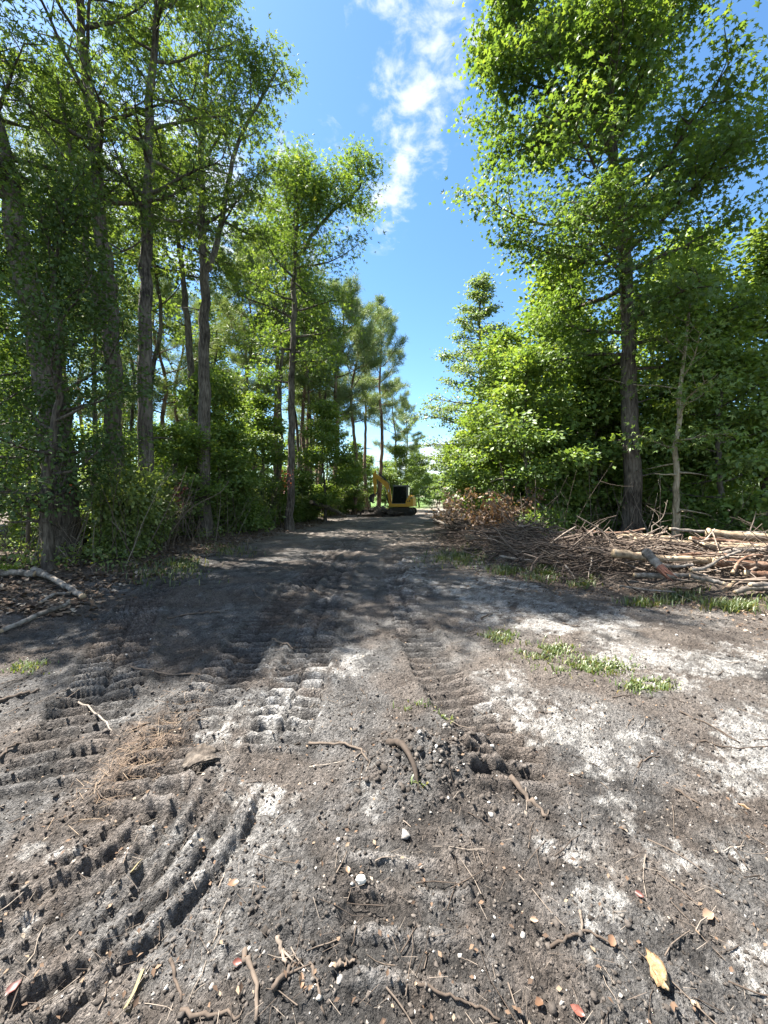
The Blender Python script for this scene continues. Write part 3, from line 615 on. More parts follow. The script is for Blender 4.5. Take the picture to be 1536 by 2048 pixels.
# --- the conical tree with layered sprays at the right of the gap
K['layered'] = tree_meshes('layered', 61, [dict(pts=straight(15.2, (.1, 0), .08, 9), r0=.17, c0=.14)], M['needle_grey'], M['bark_dark'], OVAL, .16, R=4.9,
                           prof=lambda t: .05 + .95 * (1 - t) ** .9, nprim=68, elev=(-8, 22), nsec=8, ncl=3, nleaf=15, cr=.22, flat=.22, spread=.7, droop=.03, up=.08, dead=0, bend=.06)
plant('conical_tree', K['layered'], (958 - CX) / F * 24, 24.0, 'pointed conical tree with thin layered branches at the right of the open sky', s=1.0)

# --- named trees of the middle distance
def put(kd, px, d, label, name='broadleaf_tree', rz=0.0, s=1.0, sz=None, group=None, cat='tree'):
    return plant(name, K[kd], (px - CX) / F * d, d, label, cat, group, rz, s, sz)
put('pine_a', 757, 37, 'tallest bare stemmed pine with its crown beside the blue gap', 'pine_tree', .4, 1.1)
put('pine_b', 708, 34, 'pine just left of the bare stemmed one, crown slightly taller', 'pine_tree', 2.2, 1.12)
put('pine_a', 560, 26, 'dark crowned pine showing above the lopsided broad tree', 'pine_tree', 3.0, 1.10)
put('pine_b', 482, 23, 'pine with grey green tufts right of the forked grey tree', 'pine_tree', 5.1, .98)
put('pine_a', 640, 30, 'pine standing between the lopsided tree and the taller roadside pines', 'pine_tree', 1.4, .86)
put('pine_b', 668, 31, 'pine filling the gap right of the lopsided tree crown', 'pine_tree', 3.3, 1.12)
put('pine_a', 612, 28, 'pine right behind the lopsided tree stem', 'pine_tree', 4.4, .98)
put('pine_a', 735, 44, 'pine between the two tallest roadside pines, farther back', 'pine_tree', 2.7, 1.15)
put('pine_b', 795, 47, 'distant pine behind the bare stemmed pine near the sky gap', 'pine_tree', .5, .95)
put('pine_a', 815, 60, 'farthest small pine on the left edge of the sky gap', 'pine_tree', 4.0, .92)
put('pine_c', 832, 66, 'short pointed pine beside the farthest pine', 'pine_tree', 4.0, 1.15)
put('broad_b', 803, 45, 'rounded dark bushy tree behind the digger', 'broadleaf_tree', .3, .78, .58)
put('broad_d', 838, 58, 'rounded low tree right of the dark bushy one behind the digger', 'broadleaf_tree', 1.3, 1.3, 1.25)
put('broad_d', 782, 40, 'bright yellow green sapling above the digger boom', 'broadleaf_tree', 2.3, .8, .72)
put('broad_c', 875, 92, 'low rounded tree closing the far end of the track', 'broadleaf_tree', 2.0, 1.1, .75)
put('broad_d', 905, 70, 'dark low tree at the far end right of the track', 'broadleaf_tree', 1.0, 1.3, 1.0)
for px_, d_, kd_, s_, lab_ in ((850, 105, 'broad_b', .8, 'pale distant tree beyond the end of the track, left of its middle'), (893, 100, 'broad_b', .75, 'distant tree beyond the end of the track, beside the conical tree'), (828, 84, 'broad_b', .8, 'rounded distant tree right behind the digger cab'),
        (740, 62, 'broad_b', .8, 'leafy tree far behind the digger bucket'), (770, 70, 'broad_c', 1.1, 'leafy tree far behind the digger boom'), (712, 56, 'broad_c', 1.1, 'leafy tree far behind the roadside pines'), (866, 118, 'broad_c', 1.2, 'faintest low tree at the very end of the track')):
    put(kd_, px_, d_, lab_, 'broadleaf_tree', d_ * 1.7, s_, s_ * .8)
put('broad_b', 1010, 18.5, 'bright leafy tree touching the conical tree', 'broadleaf_tree', .9, .80, .72)
put('broad_c', 960, 21, 'low bright leafy tree at the foot of the conical tree', 'broadleaf_tree', 2.9, .95, .72)
put('broad_b', 1100, 16.0, 'bright green maple left of the tallest sweetgum', 'broadleaf_tree', 2.6, .92, .90)
put('broad_c', 1055, 13.2, 'small leafy tree rising behind the brown dead leaves', 'broadleaf_tree', 3.9, .82, .72)
put('broad_c', 1185, 14.5, 'small leafy tree filling the space just left of the thick trunk', 'broadleaf_tree', .2, .8, .75)
put('pine_c', 1125, 20.0, 'young pine with drooping pale tufts behind the bright maple', 'pine_tree', .8, 1.15)
put('broad_b', 1400, 15.0, 'dense tree right of the thick dark trunk', 'broadleaf_tree', 4.6, 1.0, .92)
put('broad_b', 1530, 13.5, 'dense shady tree at the far right edge', 'broadleaf_tree', 1.6, .95, .84)
put('broad_c', 1440, 12.0, 'low shady tree behind the right end of the log pile', 'broadleaf_tree', 5.6, .85, .8)
put('broad_a', 1320, 20.0, 'tree with a thin dark stem behind the thick trunk', 'broadleaf_tree', 2.6, .85, .72)
thin = tree_meshes('pale_sapling', 71, [dict(pts=[(0, 0, 0), (.03, 0, 1.6), (.05, 0, 3.2), (.25, 0, 5.5), (.55, 0, 8)], r0=.075, c0=.45, n=14)], M['leaf_maple'], M['bark_pale'], R=1.6, size=.16, nleaf=10, ncl=3, dead=7)
plant('pale_sapling', thin, (1350 - CX) / F * 11.0, 11.0, 'thin pale sunlit trunk right of the thick dark trunk', 'tree')
put('dark_e', 100, 7.6, 'dense small leaved understorey tree hiding the ivy clad trunk', 'holly_tree', .5, .85, .92)
put('dark_e', -20, 9.0, 'shady small leaved tree at the far left edge', 'holly_tree', 2.5, 1.0, .95)
put('broad_d', 345, 13.5, 'leafy sapling between the straight grey trunk and the forked tree', 'broadleaf_tree', 4.5, .8, .62)
put('broad_d', 440, 15.5, 'low leafy sapling hiding the base of the forked tree', 'broadleaf_tree', 1.5, .95, .68)
put('broad_c', 520, 20, 'yellow green leafy sapling left of the lopsided tree stem', 'broadleaf_tree', 2.5, .85, .75)
put('broad_c', 30, 14.5, 'leafy tree closing the gap at the far left edge', 'broadleaf_tree', .5, .9, .8)
put('broad_b', -40, 17, 'taller leafy tree behind the gap at the far left edge', 'broadleaf_tree', 1.5, .9, .8)
put('broad_c', 650, 24, 'leafy sapling right of the lopsided tree stem', 'broadleaf_tree', 5.5, .9, .82)
put('broad_d', 690, 34, 'leafy sapling at the foot of the roadside pines', 'broadleaf_tree', 3.5, .9, .8)

# --- the woods go on past the left edge of the view and shade the foreground
for x_, y_, kd_, r_, lab_ in ((-10.2, 8.0, 'slim', 3.3, 'slim bare stemmed tree past the left edge, beside the mossy log'),):
    plant('broadleaf_tree', K[kd_], x_, y_, lab_, 'tree', 'trees past the left edge', r_)
# --- the woods behind, either side
rng = np.random.default_rng(5); spots = []
def far_enough(x, y, dmin):
    for a, b in spots:
        if (a - x) ** 2 + (b - y) ** 2 < dmin ** 2: return False
    spots.append((x, y)); return True
def woods(n, xf, y0, y1, dep, kinds, lab, grp, dmin):
    c = 0
    for _ in range(n * 40):
        y = rng.uniform(y0, y1); x = xf(y, rng.uniform(0, 1) ** 1.2 * dep)
        if abs(x) > 1.25 * y + 2 or not far_enough(x, y, dmin): continue
        kd = kinds[rng.integers(len(kinds))]
        nm = 'pine_tree' if 'pine' in kd else 'broadleaf_tree'
        what = 'pine' if 'pine' in kd else ('leafy sapling' if kd in ('broad_c', 'broad_d', 'dark_e') else 'slim bare stemmed tree' if kd == 'slim' else 'tall leafy tree')
        AUTO.append((plant(nm, K[kd], x, y, f'{what} {lab}', 'tree', f'{what}s {grp}', rng.uniform(0, 6.28), rng.uniform(.85, 1.12), rng.uniform(.85, 1.08)), what))
        c += 1
        if c >= n: break
woods(16, lambda y, q: left_edge(y) - 1.6 - q, 13, 34, 12, ['slim', 'slim', 'slim', 'pine_b'], 'deep in the woods left of the track', 'deep in the left woods', 1.9)
woods(18, lambda y, q: left_edge(y) - 4.0 - q, 14, 58, 20, ['slim', 'pine_a', 'pine_b', 'broad_a', 'broad_d', 'slim'], 'deep in the woods left of the track', 'deep in the left woods', 2.6)
woods(30, lambda y, q: right_edge(y) + 4.5 + q, 17, 60, 20, ['broad_b', 'broad_c', 'broad_a', 'pine_b', 'broad_c'], 'deep in the woods right of the track', 'deep in the right woods', 2.6)

woods(8, lambda y, q: left_edge(y) - 2.6 - q, 13, 50, 14, ['broad_c', 'broad_d', 'broad_d'], 'in the understorey left of the track', 'in the left understorey', 1.7)
woods(20, lambda y, q: right_edge(y) + 3.2 + q, 14, 50, 12, ['broad_c', 'broad_d'], 'in the understorey right of the track', 'in the right understorey', 1.7)
woods(26, lambda y, q: left_edge(y) - 14 - q, 40, 95, 55, ['broad_a', 'broad_b', 'pine_c', 'broad_b'], 'at the far back of the left woods', 'at the back of the left woods', 3.2)
woods(18, lambda y, q: right_edge(y) + 6 + q, 50, 95, 50, ['broad_b', 'broad_a', 'broad_c'], 'at the far back of the right woods', 'at the back of the right woods', 3.2)
# --- undergrowth along both edges
c = 0
for k in range(1500):
    y = rng.uniform(8.5, 40); x = left_edge(y) - .9 - rng.uniform(0, 1) ** 1.5 * 4.5
    if not far_enough(x, y, .62) : continue
    kd = ['shrub_a', 'shrub_b', 'shrub_c', 'shrub_b', 'shrub_d'][rng.integers(5)]
    if y < 12: kd = ['shrub_b', 'shrub_d', 'shrub_d'][rng.integers(3)]
    w = {'shrub_a': 'loose leafy', 'shrub_b': 'low leafy', 'shrub_c': 'tall leafy', 'shrub_d': 'knee high bright'}[kd]
    q = plant('shrub', K[kd], x, y, f'{w} shrub in the undergrowth along the left edge of the track', 'shrub', f'{w} shrubs along the left edge', rng.uniform(0, 6.28), rng.uniform(.8, 1.15), rng.uniform(.75, 1.1), ('stem', 'foliage')); AUTO.append((q, f'{w} shrub'))
    c += 1
    if c > 70: break
c = 0
for k in range(900):
    y = rng.uniform(10.5, 34); x = right_edge(y) + 2.0 + rng.uniform(0, 1) * (6 if y > 14 else 11)
    if pile(np.array([x]), np.array([y]))[0] > .25 or abs(x) > y * 1.1 or not far_enough(x, y, .85): continue
    kd = ['shrub_a', 'shrub_d', 'shrub_c', 'shrub_d'][rng.integers(4)]
    w = {'shrub_a': 'loose leafy', 'shrub_c': 'tall leafy', 'shrub_d': 'knee high bright'}[kd]
    q = plant('shrub', K[kd], x, y, f'{w} shrub under the trees behind the brush pile', 'shrub', f'{w} shrubs behind the brush pile', rng.uniform(0, 6.28), rng.uniform(.8, 1.1), rng.uniform(.7, 1.0), ('stem', 'foliage')); AUTO.append((q, f'{w} shrub'))
    c += 1
    if c > 55: break

def bare_stems(n, xf, y0, y1, label):
    b = Buf()
    for k in range(n):
        y = y0 + (y1 - y0) * rng.uniform() ** 1.4; x = float(xf(y)); 
        if abs(x) > 1.15 * y: continue
        h = rng.uniform(.8, 3.0); P = wander(rng, (x, y, hz(x, y) - .02), (rng.normal() * .35, rng.normal() * .35, 1), h, 6, .10, rng.normal() * .1); r = rng.uniform(.005, .014) * (1 + .02 * y)
        b.tube(P, np.linspace(r, r * .35, 6), 4, rnd=rng.uniform(.25, 1))
        for j in range(3):
            q = P[2 + j]; T = wander(rng, q, rng.normal(size=3) + [0, 0, .4], h * rng.uniform(.15, .35), 4, .15, .1); b.tube(T, np.linspace(r * .5, .002, 4), 3, rnd=rng.uniform(.25, 1))
    tag(b.build('dead_stems', M['twig']), label, 'undergrowth', kind='stuff')
bare_stems(420, lambda y: left_edge(y) - .4 - 3.6 * rng.uniform(), 8, 32, 'thin bare stems and dead twigs standing in the left undergrowth')
bare_stems(170, lambda y: right_edge(y) + 1.6 + 6 * rng.uniform(), 10.5, 26, 'thin bare stems standing behind the brush pile')

# ------------------------------------------------------------------ brush pile, logs, sticks
def curved(rng, p, yaw, pitch, ln, n=5, bend=.12, sag=0.0):
    d = np.array([math.cos(yaw) * math.cos(pitch), math.sin(yaw) * math.cos(pitch), math.sin(pitch)])
    return wander(rng, p, d, ln, n, bend, sag)
rng = np.random.default_rng(77)
b = Buf(); done = 0
while done < 3900:
    i = rng.integers(len(PILE_S)); cx, cy, r, h = PILE_S[i]
    if rng.uniform() > min(1, 1.0 if cy < 12 else .8): continue
    a = rng.uniform(0, 6.28); q = r * 1.12 * math.sqrt(rng.uniform()); x, y = cx + q * math.cos(a), cy + q * math.sin(a)
    if y < 5.3 or x > y * 1.15 + 1: continue
    if y < 6.95 and CX + F * x / y > 1215 and rng.uniform() < .72: continue
    ph = float(pile(np.array([x]), np.array([y]))[0]); g = hz(x, y)
    z = g + .02 + ph * ((.86 if x < 4.5 else .74) * rng.uniform() ** .7)
    yaw = (0 if rng.uniform() < .5 else math.pi) + rng.normal() * .65
    ln = rng.uniform(.3, 1.5) * (1 if rng.uniform() < .85 else 1.5)
    P = curved(rng, (x, y, z), yaw, rng.normal() * .28 + .04, ln, 6, .16, -.12); P -= (P[3] - P[0]) * .9
    P[:, 2] = np.maximum(P[:, 2], height(P[:, 0], P[:, 1], False) - .01)
    rad = .005 + .016 * rng.uniform() ** 2.4 if rng.uniform() > .06 else rng.uniform(.022, .04)
    b.tube(P, np.linspace(rad, rad * .35, 6), 4, rnd=float(np.clip(rng.beta(2, 2.4), 0, 1))); done += 1
tag(b.build('brush_pile', M['twig_red']), 'tangled brown brush and branches heaped along the right side', 'brush pile', kind='stuff')

def log(pts, r, mat, label, group=None, name='log', ends=(True, True), taper=.85, cat='log', sides=14, seed=1):
    rng = np.random.default_rng(seed); P = spline(pts, 8); n = len(P); L = thing(name, tuple(P[n // 2]), label, cat, group); P0 = P - P[n // 2]
    rad = np.linspace(r, r * taper, n) * (1 + .05 * rng.normal(size=n) + .10 * np.sin(np.linspace(0, 7, n) + seed))
    P0[1:-1] += rng.normal(size=(n - 2, 3)) * r * .12
    bb = Buf(); bb.tube(P0, rad, sides, rough=.07, rng=rng); bb.build('bark', M[mat], L)
    for k, on in ((0, ends[0]), (-1, ends[1])):
        c = Buf(); t = norm((P0[1] - P0[0] if k == 0 else P0[-2] - P0[-1])[None])[0]
        c.tube(np.array([P0[k] + t * .03, P0[k] - t * .004]), np.array([rad[k] * .965, rad[k] * .93]), sides, cap=True); c.build('cut_end', M['cut' if on else mat], L)
    return L
log([at(1226, 1106, 7.0), at(1330, 1117, 6.9), at(1432, 1120, 6.8)], .070, 'log_pale', 'pale front log with a square sawn end across the pile', seed=1)
log([at(1270, 1078, 8.0), at(1390, 1087, 7.8), at(1500, 1091, 7.6)], .050, 'log_pale', 'long thin pale pole lying above the front log', seed=2)
log([at(1415, 1064, 8.3), at(1480, 1072, 8.1), at(1600, 1080, 7.9)], .085, 'log_pale', 'thick bright sunlit log on top at the right end of the pile', seed=3)
log([at(1428, 1124, 6.7), at(1500, 1130, 6.6), at(1600, 1136, 6.5)], .085, 'log_red', 'reddish brown log continuing right of the pale front log', seed=4)
log([at(1268, 1150, 6.35), at(1330, 1151, 6.3), at(1400, 1150, 6.35)], .042, 'log_grey', 'dark grey pole low at the front of the pile', seed=5)
log([at(1236, 1073, 8.3), at(1290, 1072, 8.2), at(1340, 1076, 8.1)], .050, 'log_pale', 'short pale pole at the back left of the log heap', seed=6)
log([at(932, 1072, 11.6), at(962, 1077, 11.5), at(992, 1081, 11.4)], .085, 'log_pale', 'short pale log half buried in brush at the left end', seed=7)
log([at(1100, 1086, 9.2), at(1140, 1092, 9.0), at(1190, 1101, 8.7)], .07, 'log_red', 'brown log under twigs left of the pale front log', seed=8)
log([at(1340, 1058, 8.7), at(1420, 1064, 8.6), at(1530, 1066, 8.5)], .038, 'log_grey', 'thin grey pole along the back crest of the pile', seed=9)
log([at(1416, 1214, 6.0), at(1442, 1188, 6.15), at(1468, 1164, 6.3)], .036, 'log_pale', 'pale pole leaning out of the pile onto the grass', seed=10)
log([at(1380, 1152, 6.2), at(1420, 1160, 6.1), at(1450, 1168, 6.0)], .038, 'log_grey', 'short grey branch low right of the dark grey pole', seed=11)
log([at(1500, 1170, 5.75), at(1560, 1168, 5.8)], .035, 'log_grey', 'grey pole end at the right edge below the reddish log', seed=12)
log([at(1380, 1140, 6.25), at(1410, 1136, 6.25), at(1440, 1118, 6.3), at(1480, 1103, 6.4)], .028, 'log_grey', 'bent grey branch curving across the right end of the front log', name='branch', cat='branch', taper=.7, seed=13)
log([at(1465, 1146, 6.2), at(1480, 1122, 6.25), at(1500, 1112, 6.3), at(1525, 1110, 6.35)], .024, 'log_red', 'hooked brown branch in front of the reddish log', name='branch', cat='branch', taper=.6, seed=14)
log([at(1240, 1172, 6.35), at(1300, 1180, 6.15), at(1352, 1184, 6.05)], .016, 'log_grey', 'thin pale branch lying along the foot of the pile', name='branch', cat='branch', taper=.6, seed=15)
log([at(1130, 1130, 7.6), at(1142, 1145, 7.4), at(1150, 1157, 7.2)], .018, 'log_grey', 'short dark branch poking down at the middle of the brush front', name='branch', cat='branch', taper=.5, seed=16)
log([at(868, 1040, 19.5), at(885, 1046, 19.0), at(903, 1056, 18.0)], .075, 'log_grey', 'forked grey branch propped at the far end of the brush', name='branch', cat='branch', taper=.6, seed=17)
log([at(622, 1004, 22), at(655, 1014, 24), at(690, 1032, 26)], .13, 'log_grey', 'fallen grey log at the left verge before the digger', seed=18)
log([at(1040, 1098, 9.6), at(1075, 1103, 9.4), at(1112, 1110, 9.1)], .06, 'log_pale', 'pale broken log amid the brush left of the brown log', seed=30)
log([at(1290, 1094, 7.6), at(1350, 1098, 7.5), at(1425, 1097, 7.5)], .034, 'log_grey', 'grey pole between the front log and the long thin pole', seed=31)
log([at(1380, 1078, 8.0), at(1450, 1083, 7.9), at(1560, 1096, 7.6)], .055, 'log_red', 'reddish pole under the bright log at the right end', seed=32)
log([at(1440, 1108, 7.0), at(1490, 1100, 7.1), at(1560, 1104, 7.0)], .045, 'log_grey', 'grey log end between the bright log and the reddish log', seed=33)
log([at(1120, 1112, 8.2), at(1170, 1118, 7.9), at(1215, 1128, 7.6)], .04, 'log_red', 'brown pole under the brush left of the sawn log end', seed=34)
log([at(1000, 1112, 9.0), at(1050, 1120, 8.6), at(1095, 1124, 8.3)], .03, 'log_grey', 'weathered branch along the brush front above the far grass', name='branch', cat='branch', seed=35)
log([at(1470, 1185, 5.95), at(1500, 1176, 5.95), at(1545, 1178, 5.9)], .04, 'log_grey', 'short grey log at the foot of the pile above the grass', seed=36)
log([at(1150, 1060, 10.2), at(1230, 1066, 9.8), at(1290, 1058, 9.6)], .03, 'log_red', 'brown branch along the back crest left of the thick trunk', name='branch', cat='branch', seed=37)
log([at(1310, 1128, 6.6), at(1350, 1133, 6.5), at(1385, 1130, 6.5)], .03, 'log_grey', 'grey branch right of the broken trunk', name='branch', cat='branch', seed=38)
log([at(1405, 1090, 7.5), at(1470, 1096, 7.4), at(1570, 1090, 7.4)], .06, 'log_pale', 'pale log crossing under the bright sunlit log', seed=40)
log([at(1350, 1112, 6.9), at(1420, 1108, 6.95), at(1500, 1118, 6.85)], .035, 'log_red', 'brown pole lying on the right half of the front log', seed=41)
log([at(1490, 1146, 6.25), at(1530, 1150, 6.2), at(1600, 1148, 6.2)], .06, 'log_red', 'reddish log end at the right edge, lowest of the heap', seed=42)
log([at(1180, 1095, 8.4), at(1240, 1090, 8.3), at(1310, 1092, 8.2)], .045, 'log_grey', 'grey log behind the sawn end of the front log', seed=43)
# splintered stump
t = thing('broken_trunk', tuple(at(1305, 1118, 6.3)), 'broken trunk with a splintered red end tipped over the front log', 'broken trunk')
rng = np.random.default_rng(8); o0 = at(1305, 1118, 6.3)
P = spline([at(1290, 1102, 6.5) - o0, at(1305, 1118, 6.35) - o0, at(1324, 1138, 6.15) - o0], 6); bb = Buf(); bb.tube(P, np.linspace(.075, .06, len(P)), 12, cap=True, rough=.08, rng=rng); bb.build('bark', M['log_grey'], t)
for k in range(9):
    a = k / 9 * 6.28; dr = norm((P[-1] - P[0])[None])[0]; sd = norm(np.cross(dr, [0, 1, 0.2])[None])[0]; s2 = np.cross(dr, sd)
    q = P[-2] + (sd * math.cos(a) + s2 * math.sin(a)) * .045; sl = Buf()
    sl.tube(np.array([q, q + dr * rng.uniform(.08, .15), q + dr * rng.uniform(.17, .30) + rng.normal(size=3) * .02]), [.028, .02, .003], 5, rnd=.5); sl.build('splinter', M['splinter'], t, False)
# mossy fallen log at the left edge, three pieces that lie end to end
def on_ground(px, py, lift=0.0):
    x, y = ground_px(px, py); return np.array([x, y, hz(x, y) + lift])
ml = log([on_ground(-30, 1172, .08), on_ground(20, 1176, .10), on_ground(72, 1178, .11)], .065, 'log_grey', 'mossy rotting log piece at the left edge of the clearing', seed=19)
ms = Buf(); rng = np.random.default_rng(4); N = 700
pp0 = np.linspace(0, 1, N); base_p = resample(np.array([on_ground(-20, 1172, .15), on_ground(30, 1176, .17)]) - np.array(ml.location), rng.uniform(0, 1, N)) + rng.normal(size=(N, 3)) * np.array([.05, .05, .03])
ms.leaves(base_p, rng.normal(size=(N, 3)) + [0, 0, .6], rng.normal(size=(N, 3)) + [0, 0, 1], rng.uniform(.02, .055, N), OVAL, rng.uniform(0, 1, N)); tag(ms.build('moss', M['moss'], ml), kind='stuff')
log([on_ground(68, 1173, .13), on_ground(110, 1188, .1), on_ground(166, 1206, .06)], .055, 'log_grey', 'pale broken log angled beside the mossy piece', taper=.75, seed=20)
log([on_ground(140, 1202, .05), on_ground(108, 1206, .03), on_ground(80, 1222, .02)], .028, 'log_grey', 'grey side branch resting against the pale broken log', name='branch', cat='branch', seed=21)
log([on_ground(2, 1278, .02), on_ground(70, 1250, .04), on_ground(138, 1224, .04)], .03, 'log_grey', 'dark straight pole below the pale broken log', name='branch', cat='branch', seed=22)

# loose sticks that one can point to
STICKS = [
    ([(-20, 1412), (40, 1392), (78, 1384)], .016, 'twig', .45, 'grey stick at the left edge below the dark straight pole'),
    ([(334, 1235), (370, 1228), (415, 1229), (440, 1226)], .014, 'twig', .5, 'pale curved stick on dark soil left of the middle ruts'),
    ([(150, 1394), (190, 1425), (226, 1455)], .008, 'twig', .95, 'thin pale straight twig left of the orange pine straw'),
    ([(262, 1342), (330, 1350), (390, 1350), (428, 1362)], .010, 'twig', .55, 'long thin stick across the left rut'),
    ([(285, 1300), (292, 1325)], .007, 'twig', .4, 'short upright looking twig above the long thin stick'),
    ([(545, 1283), (565, 1292), (590, 1298)], .014, 'twig', .6, 'stubby tan stick beside the middle ladder track'),
    ([(618, 1490), (680, 1504), (715, 1520), (738, 1545)], .009, 'twig', .55, 'curved brown stick left of the clod heap'),
    ([(618, 1537), (690, 1532)], .004, 'twig', 1.0, 'straw coloured straight twig below the curved brown stick'),
    ([(1020, 1576), (1058, 1606), (1096, 1636)], .016, 'twig', .5, 'thick barkless stick right of the clod heap'),
    ([(490, 1905), (505, 1960), (512, 2060)], .010, 'twig', .55, 'long reddish stick pointing to the viewer at bottom left'),
    ([(545, 2008), (575, 1970), (602, 1940)], .009, 'twig', .45, 'grey stick slanting right of the long reddish stick'),
    ([(340, 1920), (350, 1960), (362, 2010)], .006, 'twig', .4, 'thin twig left of the long reddish stick'),
    ([(620, 1950), (632, 1990), (650, 2048)], .006, 'twig', .5, 'thin dark twig right of the slanting grey stick'),
    ([(360, 2030), (420, 2040), (480, 2050)], .007, 'twig', .45, 'dark twig lying across the bottom edge'),
    ([(555, 1900), (565, 1925), (572, 1950)], .008, 'twig', .8, 'short pale stick above the slanting grey stick'),
    ([(670, 1965), (690, 1955), (710, 1948)], .007, 'twig', .7, 'short tan stick at the bottom middle'),
    ([(835, 1985), (890, 1998), (940, 2010), (1000, 2048)], .005, 'twig', .4, 'thin curved root at the bottom middle'),
    ([(1100, 1885), (1140, 1876), (1180, 1868), (1240, 1905)], .006, 'twig', .35, 'thin bowed twig beside the pale sand streak'),
    ([(1160, 1830), (1164, 1870)], .006, 'twig', .7, 'short straight twig above the thin bowed twig'),
    ([(1225, 1400), (1262, 1390)], .006, 'twig', .4, 'small dark twig right of the sunny patch'),
    ([(1350, 1575), (1400, 1600)], .007, 'twig', .45, 'dark twig on the brown soil at the right'),
    ([(1275, 1535), (1290, 1520), (1320, 1515)], .005, 'twig', .5, 'thin bent twig right of the white sand strip'),
    ([(1360, 1425), (1420, 1455), (1480, 1485)], .006, 'twig', .4, 'long thin twig at the right of the sunny patch'),
    ([(1400, 1482), (1460, 1494), (1540, 1492)], .006, 'twig', .35, 'long dark twig near the right edge'),
    ([(962, 1238), (985, 1232)], .012, 'twig', .4, 'stubby dark stick right of the ladder track'),
    ([(1125, 1245), (1160, 1248)], .012, 'twig', .7, 'tan stick on the white sand right of the track'),
    ([(1060, 1300), (1110, 1318)], .008, 'twig', .35, 'dark stick beside the sunny grass'),
    ([(1215, 1208), (1250, 1215), (1290, 1218)], .009, 'twig', .4, 'dark thin stick on brown litter before the pile'),
    ([(265, 1465), (300, 1452), (370, 1440)], .006, 'twig', .4, 'dark twig crossing above the orange pine straw'),
    ([(180, 1150), (195, 1172), (222, 1186)], .012, 'twig', .75, 'pale hooked stick in the leaves by the left grass'),
    ([(600, 1165), (620, 1180), (640, 1190)], .014, 'twig', .5, 'curved stick between the middle ladder tracks'),
    ([(505, 1185), (520, 1200), (545, 1208)], .012, 'twig', .6, 'crooked stick on the dark churned soil'),
    ([(0, 1520), (30, 1495), (65, 1475)], .008, 'twig', .4, 'stick at the left edge beside the orange pine straw'),
    ([(1040, 1145), (1000, 1150), (885, 1142)], .010, 'twig', .75, 'long pale stick lying in front of the far grass'),
]
for k, (pts, r, mt, rn, lab) in enumerate(STICKS):
    rng = np.random.default_rng(300 + k); P = spline([on_ground(px, py, r * .8) for px, py in pts], 5) if len(pts) > 2 else np.linspace(on_ground(*pts[0], r * .8), on_ground(*pts[1], r * .8), 6)
    P[:, 2] = np.maximum(P[:, 2], height(P[:, 0], P[:, 1]) + r * .5); P[1:-1] += rng.normal(size=(len(P) - 2, 3)) * r * .5
    c = P.mean(0); bb = Buf(); bb.tube(P - c, np.linspace(r, r * .6, len(P)), 7, cap=True, rnd=rn, rough=.10, rng=rng)
    if r > .007:
        q = P[len(P) // 2] - c; bb.tube(np.array([q, q + rng.normal(size=3) * [.05, .05, .0] + [0, 0, .015]]), [r * .5, r * .25], 5, cap=True, rnd=rn)
    o = bb.build('stick', M[mt]); o.location = c; tag(o, lab, 'stick', 'loose sticks on the soil')
rootp = [on_ground(778, 1520, -.01), on_ground(803, 1548, .05), on_ground(826, 1582, .04), on_ground(838, 1610, -.01)]
c = rootp[1]; rng = np.random.default_rng(6); bb = Buf(); P = spline(rootp, 5) - c; bb.tube(P, np.linspace(.02, .012, len(P)), 8, cap=True, rough=.2, rng=rng, rnd=.22)
bb.tube(np.array([P[2], P[2] + [-.01, -.06, -.07]]), [.012, .006], 6, cap=True, rnd=.3); o = bb.build('root', M['twig']); o.location = c; tag(o, 'thick muddy root sticking out of the clod heap', 'root')
# leaning dead branches at the left edge
for pts, d, r, lab in (([(180, 1085), (200, 1050), (240, 1018), (330, 965)], 9.6, .022, 'bare bent branch leaning at the foot of the dark slender tree'),
                       ([(335, 1075), (368, 1030), (395, 1008), (440, 985), (458, 962)], 10.6, .018, 'long pale arching branch in the left undergrowth'),
                       ([(190, 1090), (184, 1000), (192, 930), (208, 850)], 9.4, .026, 'thin pale stem rising from the leaves beside the dark trunks'),
                       ([(495, 1085), (498, 1075), (508, 1083)], 11.5, .02, 'small pale crooked branch at the edge of the dark soil'),
                       ([(55, 1100), (60, 950), (58, 860)], 9.8, .05, 'thin dark sapling stem left of the massive leaning trunk'),
                       ([(1300, 1055), (1325, 1035), (1335, 1000)], 9.5, .014, 'bare grey branch standing at the foot of the pale sapling'),
                       ([(1500, 1062), (1508, 1040), (1512, 1022)], 9.0, .016, 'pale broken branch stub standing at the back right of the pile')):
    P = spline([at(px, py, d) for px, py in pts], 6); P[0, 2] = min(P[0, 2], hz(P[0, 0], P[0, 1])); c = P[0].copy(); rng = np.random.default_rng(int(d * 10))
    bb = Buf(); bb.tube(P - c, np.linspace(r, r * .3, len(P)), 7, cap=True, rough=.06, rng=rng, rnd=.8)
    for k in range(3):
        q = P[len(P) // 3 + 3 * k if len(P) > 12 else 3] - c; T = wander(rng, q, rng.normal(size=3) + [0, 0, .5], .45, 4, .2, .1); bb.tube(T, np.linspace(r * .4, .003, 4), 4, rnd=.7)
    o = bb.build('branch', M['twig']); o.location = c; tag(o, lab, 'branch')

